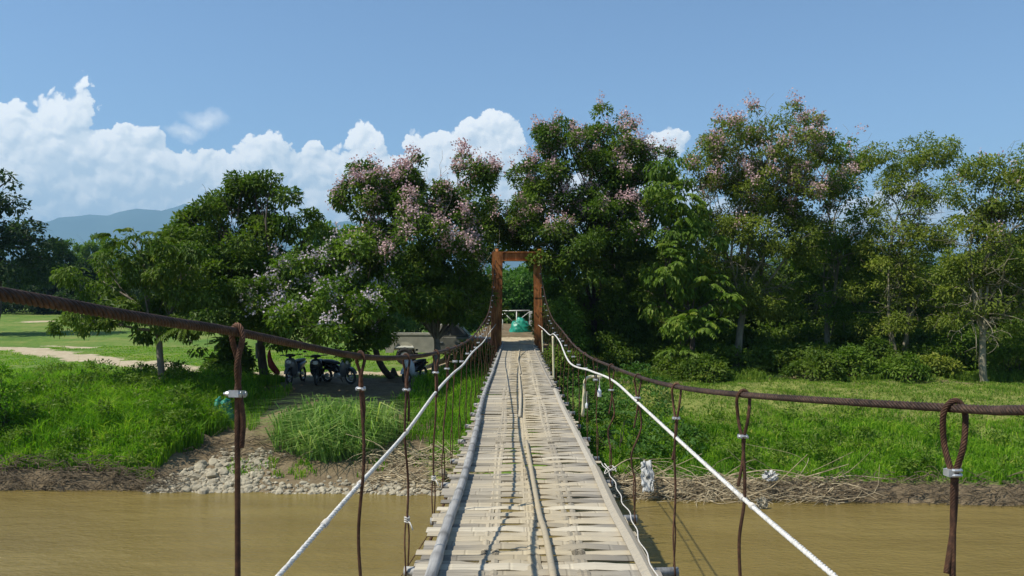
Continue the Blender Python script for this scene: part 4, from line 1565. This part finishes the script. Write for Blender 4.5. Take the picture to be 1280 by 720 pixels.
# white hand ropes tied along the hangers
LR = np.array([(-1.0, -4, 3.0), (-.95, 1.2, 3.12), P(352, 716, 2.95), P(450, 605, 3.75), P(508, 540, 4.9), P(545, 490, 6.06), P(566, 467, 7.5), P(579, 455.6, 9), P(591, 440, 11.2), P(604, 427.5, 16), P(611, 417, 22), P(620, 405, 29.6)])
RR = np.array([(1.15, -4, 3.15), (1.08, 1.2, 3.28), P(1045, 722, 2.7), P(928, 622, 3.75), P(845, 547, 4.9), P(797, 503, 6.1), P(765, 475, 7.3), P(738, 463.5, 8.7), P(712, 453, 10.6), P(699.6, 427, 14), P(692, 417.5, 16.5), P(687, 418.5, 18.5), P(679, 411, 22), P(672.5, 406, 28.6)])
for nm, pts, lb in (('hand_rope', LR, 'white rope handrail tied along the left hangers, rising towards the tower'),
                    ('hand_rope', RR, 'white rope handrail along the right hangers, bent sharply at the cream pipes')):
    sp = spline(pts, .012)
    nb = sp[(sp[:, 1] > 0) & (sp[:, 1] < 6)]
    b = MB()
    b.wire(nb, .0112, .062, 3, 7)
    b.tube(sp[sp[:, 1] >= 5.99][::10], .0105, 8)
    b.tube(sp[sp[:, 1] <= .01][::10], .0105, 8)
    o = tag(b.build(nm, M['rope_white'], smooth=True), lb, 'rope', 'white rope handrails')
    for d in ([3.35, 3.75, 4.9, 6.06] if pts is LR else [3.75, 3.62, 4.9, 6.1]):
        c = nb[np.argmin(np.abs(nb[:, 1] - d))]
        tdir = nrm(nb[min(len(nb) - 1, np.argmin(np.abs(nb[:, 1] - d)) + 3)] - c)
        kb = MB()
        a1 = nrm(np.cross(tdir, (0, 0, 1.)))
        a2 = np.cross(tdir, a1)
        for s in range(4):
            kb.tube([c + tdir * .009 * s + (a1 * math.cos(a) + a2 * math.sin(a)) * .0115 for a in np.linspace(0, 6.28, 12)], .0035, 6, False)
        kb.build('lashing', M['cord_white'], o, smooth=True)

# loose white cord lying along the right deck edge
pc = []
for px, py in [(752, 578), (761.6, 591.7), (771, 609), (777, 625), (788, 644), (797, 669), (808, 693), (819, 716), (836, 760)]:
    d = 1.455 * F / (py - HY)
    pc.append(((px - CX) / F * d, d, 2.745))
sp = spline(pc, .05)
sp[:, 0] += .008 * np.sin(sp[:, 1] * 13)
cb = MB()
cb.tube(sp, .004, 6)
cb.tube([(.83 + .05 * math.cos(a), 7.35 + .09 * math.sin(a), 2.74 + .03 * math.sin(a * 1.5) + .004 * a) for a in np.linspace(0, 11, 34)], .005, 6)
tag(cb.build('cord', M['cord_white'], smooth=True), 'thin white cord lying loose along the right edge of the walkway with a small coil', 'cord')

PG = 'cream plastic pipes at the right edge of the walkway'
for nm, pts, lb in (('bent_pipe', [P(728, 520, 10.8), P(730, 490, 10.8), P(731, 476, 10.8), P(735, 471.5, 10.8), P(741, 470.5, 10.8), P(752, 471.5, 10.8)], 'cream plastic pipe bent over at the top beside the right hangers'),
                    ('pipe_post', [P(692, 474, 16.7), P(691.5, 447, 16.7), P(691, 420, 16.7)], 'upright cream pipe holding the bend of the right rope'),
                    ('pipe_post', [P(678.5, 441, 24.5), P(678, 426, 24.5), P(677.5, 413, 24.5)], 'upright cream pipe nearest the right tower post')):
    b = MB()
    b.tube(spline(pts, .05), .020, 8)
    tag(b.build(nm, M['pvc_cream'], smooth=True), lb, 'pipe', PG)


def bottle(px, py, d, h, rad, lb):
    c = P(px, py, d)
    t = tag(empty('bottle', c), lb, 'bottle')
    b = MB()
    prof = [(0, .0), (.85, .0), (1, .06), (1, .62), (.92, .7), (.45, .84), (.36, .9), (.36, 1.0)]
    b.loft([[(rad * q * math.cos(a), rad * q * math.sin(a), -h * z + h / 2) for a in np.linspace(0, 6.28, 13)[:-1]] for q, z in [(max(q, .05), 1 - z) for q, z in prof]])
    b.build('bottle_body', M['plastic_white'], t, smooth=True)
    MB().tube([(0, 0, h / 2), (0, 0, h / 2 + .025)], rad * .42, 10).build('cap', M['galvanised'], t)
    MB().tube([(0, 0, h / 2 + .02), (.005, 0, h / 2 + .12)], .003, 5).build('string', M['cord_white'], t)


bottle(749, 490, 9.2, .10, .022, 'small white plastic bottle hanging from the end of the bent cream pipe')
bottle(733, 506, 9.5, .07, .014, 'tiny white bottle tied low beside the bent cream pipe')

# ------------------------------------------------------------------ tower
tower = tag(empty('bridge_tower', (0, 30.2, 1.6)), 'rusty brown steel portal tower at the far end of the footbridge', 'tower')


def h_beam(a, b, w, dpt, tf=.022, name='post'):
    a, b = np.asarray(a, float), np.asarray(b, float)
    out = MB()
    for yy in (-dpt / 2, dpt / 2):
        rings = []
        for c in (a, b):
            rings.append([c + np.array((sx * w / 2, yy + sy * tf, 0)) for sx, sy in ((-1, -.5), (1, -.5), (1, .5), (-1, .5))])
        out.loft(rings)
    rings = [[c + np.array((sx * tf / 2, sy * (dpt / 2 - tf / 2 - .002), 0)) for sx, sy in ((-1, -1), (1, -1), (1, 1), (-1, 1))] for c in (a, b)]
    out.loft(rings)
    for t_ in np.linspace(.06, .94, 7):                            # stiffener plates between the flanges
        c = a + (b - a) * t_
        out.box(c, (w * .92, dpt - tf * 1.3, .016))
    return out.build(name, M['rust_steel'], tower)


h_beam((-.70, 0, .0), (-.64, 0, 4.45), .38, .34)
h_beam((.85, 0, .0), (.795, 0, 4.2), .29, .34)
for x in (-.70, .85):
    f_ = MB()
    f_.loft([[(x + sx * w, sy * w, z) for sx, sy in ((-1, -1), (1, -1), (1, 1), (-1, 1))] for w, z in ((.36, -.3), (.34, .16), (.29, .2))])
    f_.build('footing', M['concrete'], tower)
    f_ = MB().box((x, 0, .215), (.46, .44, .025))
    f_.build('base_plate', M['rust_steel'], tower)
    for zz in (1.5, 3.0):                                           # spliced joints
        f_ = MB().box((x * (1 - .018 * zz), -.19, zz), (.26, .014, .34))
        f_.build('splice_plate', M['rust_steel'], tower)
b = MB()
for z in (4.16, 4.46):
    b.box((.085, 0, z), (1.84, .36, .03))
b.box((.085, -.10, 4.31), (1.78, .025, .268))
b.box((.085, .10, 4.31), (1.78, .025, .268))
b.build('lintel', M['rust_steel'], tower)
for x in (-.66, .86):
    b = MB()
    prof = [[(x + sx * .05, .16 * math.cos(a), 4.476 + .11 * math.sin(a)) for a in np.linspace(0, math.pi, 9)] for sx in (-1, 1)]
    b.loft(prof)
    b.build('cable_saddle', M['rust_steel'], tower)
q0, q1 = P(592, 446, 29.6), P(615, 427, 29.9)
b = MB()
dv = q1 - q0
rings = [[c + np.array((0, sy * .05, sz * .09)) for sy, sz in ((-1, -1), (1, -1), (1, 1), (-1, 1))] for c in (q0 - np.array((0, 30.2, 1.6)), q1 - np.array((0, 30.2, 1.6)))]
b.loft(rings)
b.build('brace', M['red_primer'], tower)
b = MB()
for x in (-.66, .81):
    for dx in (-.1, .1):
        for z in (.5, 1.4, 2.3, 3.2, 4.0):
            b.tube([(x + dx, -.18, z), (x + dx, -.225, z)], .022, 6)
tag(b.build('bolt', M['rust_steel'], tower), kind='stuff')
# threshold plank at the end of the deck
# green tarpaulin and white rail beyond the tower
zg = hz(.2, 35.2)
x_, y_ = bx(650.5, 35)
heap('tarpaulin', (x_, y_, hz(x_, y_) - .02), .46, .36, .62, M['tarp_green'], 'bright green folded tarpaulin heaped on the ground beyond the tower', 'tarpaulin', 2, 3.5, .12)
zf = hz(.1, 36.4)
fence = tag(empty('rail_fence', (0, 36.4, zf)), 'low white rail barrier across the path beyond the tower', 'barrier')
zt = 3.90 - zf
MB().tube([(-.56, 0, zt), (.64, 0, zt + .02)], .022, 8).build('rail', M['white_paint'], fence, smooth=True)
for x, rr_ in ((-.54, .022), (.06, .022)):
    MB().tube([(x, 0, -.1), (x, 0, zt - .02)], rr_, 8).build('post', M['white_paint'], fence, smooth=True)
MB().tube([(-.5, -.02, zt - .06), (.0, -.04, .25)], .015, 8).build('brace', M['white_paint'], fence, smooth=True)
MB().tube([(.2, -.02, .45), (.6, -.03, zt - .05)], .015, 8).build('brace', M['white_paint'], fence, smooth=True)
o = MB().box((.65, -1.2, zt * .5 - .05), (.14, .1, zt + .1)).build('gate_post', M['white_paint'], fence)
bevel(o, .01)


# ------------------------------------------------------------------ motorbikes
def ring_yz(x, zc, hw, hh, n=12, pw=.75):
    out = []
    for a in np.linspace(0, 2 * math.pi, n, endpoint=False):
        c, s = math.cos(a), math.sin(a)
        out.append((x, hw * math.copysign(abs(c) ** pw, c), zc + hh * math.copysign(abs(s) ** pw, s)))
    return out


def torus(mb, c, R_, r_, n=24, m=8):
    th = np.linspace(0, 2 * math.pi, n, endpoint=False)
    ph = np.linspace(0, 2 * math.pi, m, endpoint=False)
    V = np.array([[(c[0] + (R_ + r_ * math.cos(p)) * math.cos(t_), c[1] + r_ * .9 * math.sin(p), c[2] + (R_ + r_ * math.cos(p)) * math.sin(t_)) for p in ph] for t_ in th])
    i = np.arange(n * m).reshape(n, m)
    nx, ny = np.roll(i, -1, 0), np.roll(i, -1, 1)
    nxy = np.roll(nx, -1, 1)
    mb.add(V.reshape(-1, 3), np.stack([i, nx, nxy, ny], -1).reshape(-1, 4))


def wheel(parent, c, R_, r_, spokes=8, name='wheel', rim='chrome'):
    hub = MB()
    hub.tube([(c[0], -.05, c[2]), (c[0], .05, c[2])], .05, 12)
    w = hub.build(name, M['galvanised'], parent, smooth=False)
    b = MB(); torus(b, c, R_ - r_, r_); b.build('tyre', M['rubber'], w, smooth=True)
    b = MB(); torus(b, c, R_ - r_ * 2 + .006, .014, 24, 6)
    for k in range(spokes):
        a = k * 2 * math.pi / spokes
        b.tube([(c[0], 0, c[2]), (c[0] + (R_ - 2 * r_) * math.cos(a), 0, c[2] + (R_ - 2 * r_) * math.sin(a))], .008, 5)
    b.build('rim', M[rim], w, smooth=True)
    return w


def motorbike(label, x, y, rz, paint, accent, lean=.10, scale=1.0):
    t = tag(empty('motorbike', (x, y, hz(x, y)), rz), label, 'motorbike', 'motorbikes parked in the shade under the trees')
    t.rotation_euler = (lean, 0, rz)
    t.scale = (scale * .92,) * 3
    wheel(t, (.62, 0, .28), .28, .045)
    wheel(t, (-.60, 0, .28), .28, .05)
    b = MB()                                                        # tail and side cowl
    b.loft([ring_yz(-.88, .70, .03, .03), ring_yz(-.75, .67, .10, .07), ring_yz(-.5, .62, .14, .12), ring_yz(-.2, .56, .14, .15), ring_yz(.02, .48, .12, .14), ring_yz(.14, .42, .07, .08)])
    b.build('body', paint, t, smooth=True)
    b = MB()                                                        # front fairing and leg shield, swept back
    b.loft([ring_yz(.60, .70, .05, .10), ring_yz(.54, .70, .15, .17), ring_yz(.46, .66, .21, .24), ring_yz(.38, .56, .22, .28), ring_yz(.31, .50, .19, .26)])
    b.build('leg_shield', accent, t, smooth=True)
    b = MB()                                                        # handlebar cowl
    b.loft([ring_yz(.56, .98, .04, .03), ring_yz(.50, .98, .15, .055), ring_yz(.42, .97, .19, .05), ring_yz(.34, .95, .12, .035)])
    b.build('handlebar_cowl', M['black_plastic'], t, smooth=True)
    b = MB(); b.loft([ring_yz(.615, .76, .04, .04), ring_yz(.60, .76, .085, .062), ring_yz(.56, .76, .10, .075)]); b.build('headlight', M['lens'], t, smooth=True)
    b = MB()
    b.loft([ring_yz(-.82, .755, .05, .03), ring_yz(-.7, .765, .11, .05), ring_yz(-.35, .765, .13, .05), ring_yz(-.05, .725, .12, .045), ring_yz(.10, .70, .07, .03)])
    b.build('seat', M['seat_vinyl'], t, smooth=True)
    b = MB()
    for s in (-1, 1):
        b.tube([(.62, s * .085, .28), (.50, s * .075, .72)], .022, 8)
    b.build('fork', M['black_plastic'], t, smooth=True)
    b = MB()
    arc = [(.62 + .325 * math.cos(a), 0, .28 + .325 * math.sin(a)) for a in np.linspace(.35, 2.4, 9)]
    b.loft([[(p[0] + .0, s * .06, p[2]) for s in (-1, 1)] + [(p[0] * .985 + .009, s * .05, p[2] - .012) for s in (1, -1)] for p in arc])
    b.build('mudguard', accent, t)
    b = MB()
    b.tube(spline([(.36, -.36, .99), (.42, -.2, .98), (.45, 0, .97), (.42, .2, .98), (.36, .36, .99)], .05), .014, 8)
    b.build('handlebar', M['black_plastic'], t, smooth=True)
    for s in (-1, 1):
        b = MB()
        b.tube([(.40, s * .24, .99), (.40, s * .30, 1.10), (.38, s * .34, 1.13)], .008, 6)
        b.loft([[(xx, s * .36 + ww * math.cos(a), 1.15 + ww * .62 * math.sin(a)) for a in np.linspace(0, 6.28, 11)[:-1]] for xx, ww in ((.41, .03), (.395, .06), (.375, .058))])
        b.build('mirror', M['black_plastic'], t, smooth=True)
        b = MB(); b.tube([(.36, s * .27, .99), (.34, s * .39, .99)], .02, 8); b.build('grip', M['rubber'], t)
    MB().tube([(.50, 0, .70), (.43, 0, .99)], .055, 8).build('steering_column', M['black_plastic'], t, smooth=True)
    b = MB(); b.tube(spline([(.05, -.10, .25), (-.3, -.17, .22), (-.75, -.19, .34)], .1), [.02] * 3 + [.035] * (len(spline([(.05, -.10, .25), (-.3, -.17, .22), (-.75, -.19, .34)], .1)) - 3), 8)
    b.build('exhaust', M['galvanised'], t, smooth=True)
    b = MB(); b.loft([ring_yz(-.12, .30, .10, .10), ring_yz(.08, .30, .12, .12), ring_yz(.26, .32, .08, .08)]); b.build('engine', M['galvanised'], t, smooth=True)
    b = MB(); b.box((-.885, 0, .66), (.03, .14, .06)); b.build('tail_light', M['lamp_red'], t)
    b = MB(); b.tube([(-.05, .1, .28), (-.12, .26, .0)], .012, 6); b.build('side_stand', M['black_plastic'], t)
    return t


D = 26.6
motorbike('silver fronted motorbike facing the river, leftmost of the parked row', *bx(371, D), R(-97), M['paint_blue'], M['paint_silver'], .06)
motorbike('all black motorbike facing the river in the middle of the row', *bx(398.5, D), R(-84), M['paint_black'], M['paint_black'], .05)
motorbike('black and white motorbike turned to the right, standing right of the black one', *bx(424, D), R(-38), M['paint_black'], M['paint_silver'], .12)
motorbike('white shielded scooter facing the river in front of the olive pickup', *bx(520, D + .4), R(-112), M['paint_black'], M['paint_white'], .10)

# ------------------------------------------------------------------ pickup behind the forked trunk
PY = 31.0
px0 = (486 - CX) / F * PY
zt0 = hz(-3, PY)
truck = tag(empty('pickup', (px0, PY, zt0)), 'weathered olive pickup with shade darkened cab behind the forked trunk left of the tower', 'pickup')


def prism(mb, prof, y0, y1, taper=0.0):
    n = len(prof)
    cz = min(p[1] for p in prof)
    hz_ = max(p[1] for p in prof) - cz
    a = [(p[0], y0 + taper * (p[1] - cz) / hz_, p[1]) for p in prof]
    b_ = [(p[0], y1 - taper * (p[1] - cz) / hz_, p[1]) for p in prof]
    f = [tuple(range(n)), tuple(range(2 * n - 1, n - 1, -1))] + [(i, n + i, n + (i + 1) % n, (i + 1) % n) for i in range(n)]
    mb.add(a + b_, f)
    return mb


def arch(cx, r0, z0, n=8):
    return [(cx + r0 * math.cos(a), z0 + r0 * math.sin(a)) for a in np.linspace(math.pi, 0, n)]


bed = MB()
prism(bed, [(0, 1.08), (0, .45), (.30, .45)] + arch(.68, .40, .45) + [(1.75, .45), (1.75, 1.08)], -.80, -.74)
prism(bed, [(0, 1.08), (0, .45), (1.75, .45), (1.75, 1.08)], .74, .80)
bed.box((.03, 0, .78), (.06, 1.48, .58))
bed.box((1.72, 0, .80), (.06, 1.47, .56))
bed.box((.88, 0, .60), (1.64, 1.48, .05))
bed.build('cargo_bed', M['paint_olive'], truck)
b = MB().box((.88, -.77, 1.10), (1.80, .09, .04)).box((.88, .77, 1.10), (1.80, .09, .04))
b.build('bed_rail', M['paint_olive'], truck)
cab = MB()
prism(cab, [(1.80, .40), (1.80, 1.02), (3.05, 1.02), (3.05, .40)], -.80, .80)
prism(cab, [(1.84, 1.03), (1.96, 1.48), (2.55, 1.50), (2.98, 1.03)], -.78, .78, .12)
bevel(cab.build('cab', M['paint_olive_shaded'], truck), .03)
hood = MB()
prism(hood, [(3.06, .40), (3.06, 1.01), (3.9, .93), (4.05, .80), (4.08, .40), (3.98, .40)] + arch(3.62, .38, .40)[::-1] + [(3.2, .40)], -.79, .79)
bevel(hood.build('hood', M['paint_olive_shaded'], truck), .02)
b = MB()
prism(b, [(1.98, 1.08), (2.06, 1.42), (2.28, 1.43), (2.28, 1.08)], -.775, -.70, .0)
b.build('side_window', M['glass'], truck)
b = MB()
prism(b, [(2.34, 1.08), (2.34, 1.43), (2.52, 1.43), (2.84, 1.08)], -.775, -.70, .0)
b.build('side_window', M['glass'], truck)
b = MB()
b.add([(3.0, -.64, 1.06), (3.0, .64, 1.06), (2.60, .58, 1.47), (2.60, -.58, 1.47)], [(0, 1, 2, 3)])
b.build('windscreen', M['glass'], truck)
b = MB().box((2.0, -.81, .82), (.14, .03, .03)); b.build('door_handle', M['chrome'], truck)
b = MB().box((2.95, -.90, 1.08), (.06, .16, .12)); bevel(b.build('wing_mirror', M['black_plastic'], truck), .015)
b = MB().box((4.10, 0, .48), (.08, 1.6, .14)); bevel(b.build('bumper', M['galvanised'], truck), .02)
for s in (-1, 1):
    b = MB().tube([(4.05, s * .58, .70), (4.085, s * .58, .70)], .10, 14); b.build('headlight', M['lens'], truck)
    b = MB().box((-.01, s * .70, .75), (.04, .1, .2)); b.build('tail_light', M['lamp_red'], truck)
for cx_ in (.68, 3.62):
    for s in (-1, 1):
        b = MB(); b.tube([(cx_, s * .70 - .02, .32), (cx_, s * .70 + .02, .32)], .10, 12)
        w = b.build('wheel', M['galvanised'], truck)
        b = MB(); torus(b, (cx_, s * .70, .32), .23, .09, 24, 8); b.build('tyre', M['rubber'], w, smooth=True)
        b = MB(); b.tube([(cx_, s * .70 - .06, .32), (cx_, s * .70 + .06, .32)], .16, 16); b.build('rim', M['galvanised'], w)

# things hung by the big trunk
c = P(337.5, 436, 26.9)
rc = MB()
n, m = 14, 16
u, w = np.meshgrid(np.linspace(0, 2 * math.pi, n, endpoint=False), np.linspace(0, 1, m))
rad = np.interp(w, [0, .15, .55, .8, .92, 1], [.015, .05, .12, .18, .17, .05]) * (1 + .22 * np.sin(u * 4 + w * 2) + .1 * vnoise(u, w * 4, 2, 3))
V = np.stack([rad * .8 * np.cos(u) + .16 * w * w - .03 * np.sin(w * 5), rad * .4 * np.sin(u), -w * (.78 + .14 * np.sin(u + .6))], -1)
i = np.arange(n * m).reshape(m, n)
nx = np.roll(i, -1, 1)
rc.add(V.reshape(-1, 3) + c, np.stack([i[:-1], nx[:-1], nx[1:], i[1:]], -1).reshape(-1, 4))
rc.tube([c, c + np.array((-.05, .05, .35))], .008, 5)
tag(rc.build('hanging_cloth', M['cloth_red'], smooth=True), 'red cloth hanging by the dark trunk left of the motorbikes', 'cloth')
c = P(325, 438.5, 27.9)
sg = tag(empty('notice_board', c), 'white board with pale green print half hidden by the dark trunk', 'sign')
bevel(MB().box((0, 0, 0), (.30, .03, .52)).build('board', M['white_paint'], sg), .006)
b = MB()
for k, (x, z, w_, h_) in enumerate([(-.02, .12, .14, .05), (.03, .03, .12, .06), (-.03, -.07, .16, .035), (.0, -.15, .1, .03)]):
    b.box((x, -.0185, z), (w_, .003, h_))
b.build('print', simple('print_green', (.10, .36, .22), (.2, .5, .36), 20, .6), sg)
MB().tube([(0, .01, .26), (-.02, .02, .7)], .006, 5).build('string', M['cord_white'], sg)

# ------------------------------------------------------------------ air
t = NT('haze')
vol = t.new('ShaderNodeVolumePrincipled')
vol.inputs['Color'].default_value = (.40, .73, 1.0, 1)
vol.inputs['Density'].default_value = 0.0002
vol.inputs['Anisotropy'].default_value = 0.1
t.t.links.new(vol.outputs[0], t.out.inputs['Volume'])
hb = MB().box((0, 200, 349), (19600, 19600, 706)).build('haze', t.m)
tag(hb, kind='stuff')
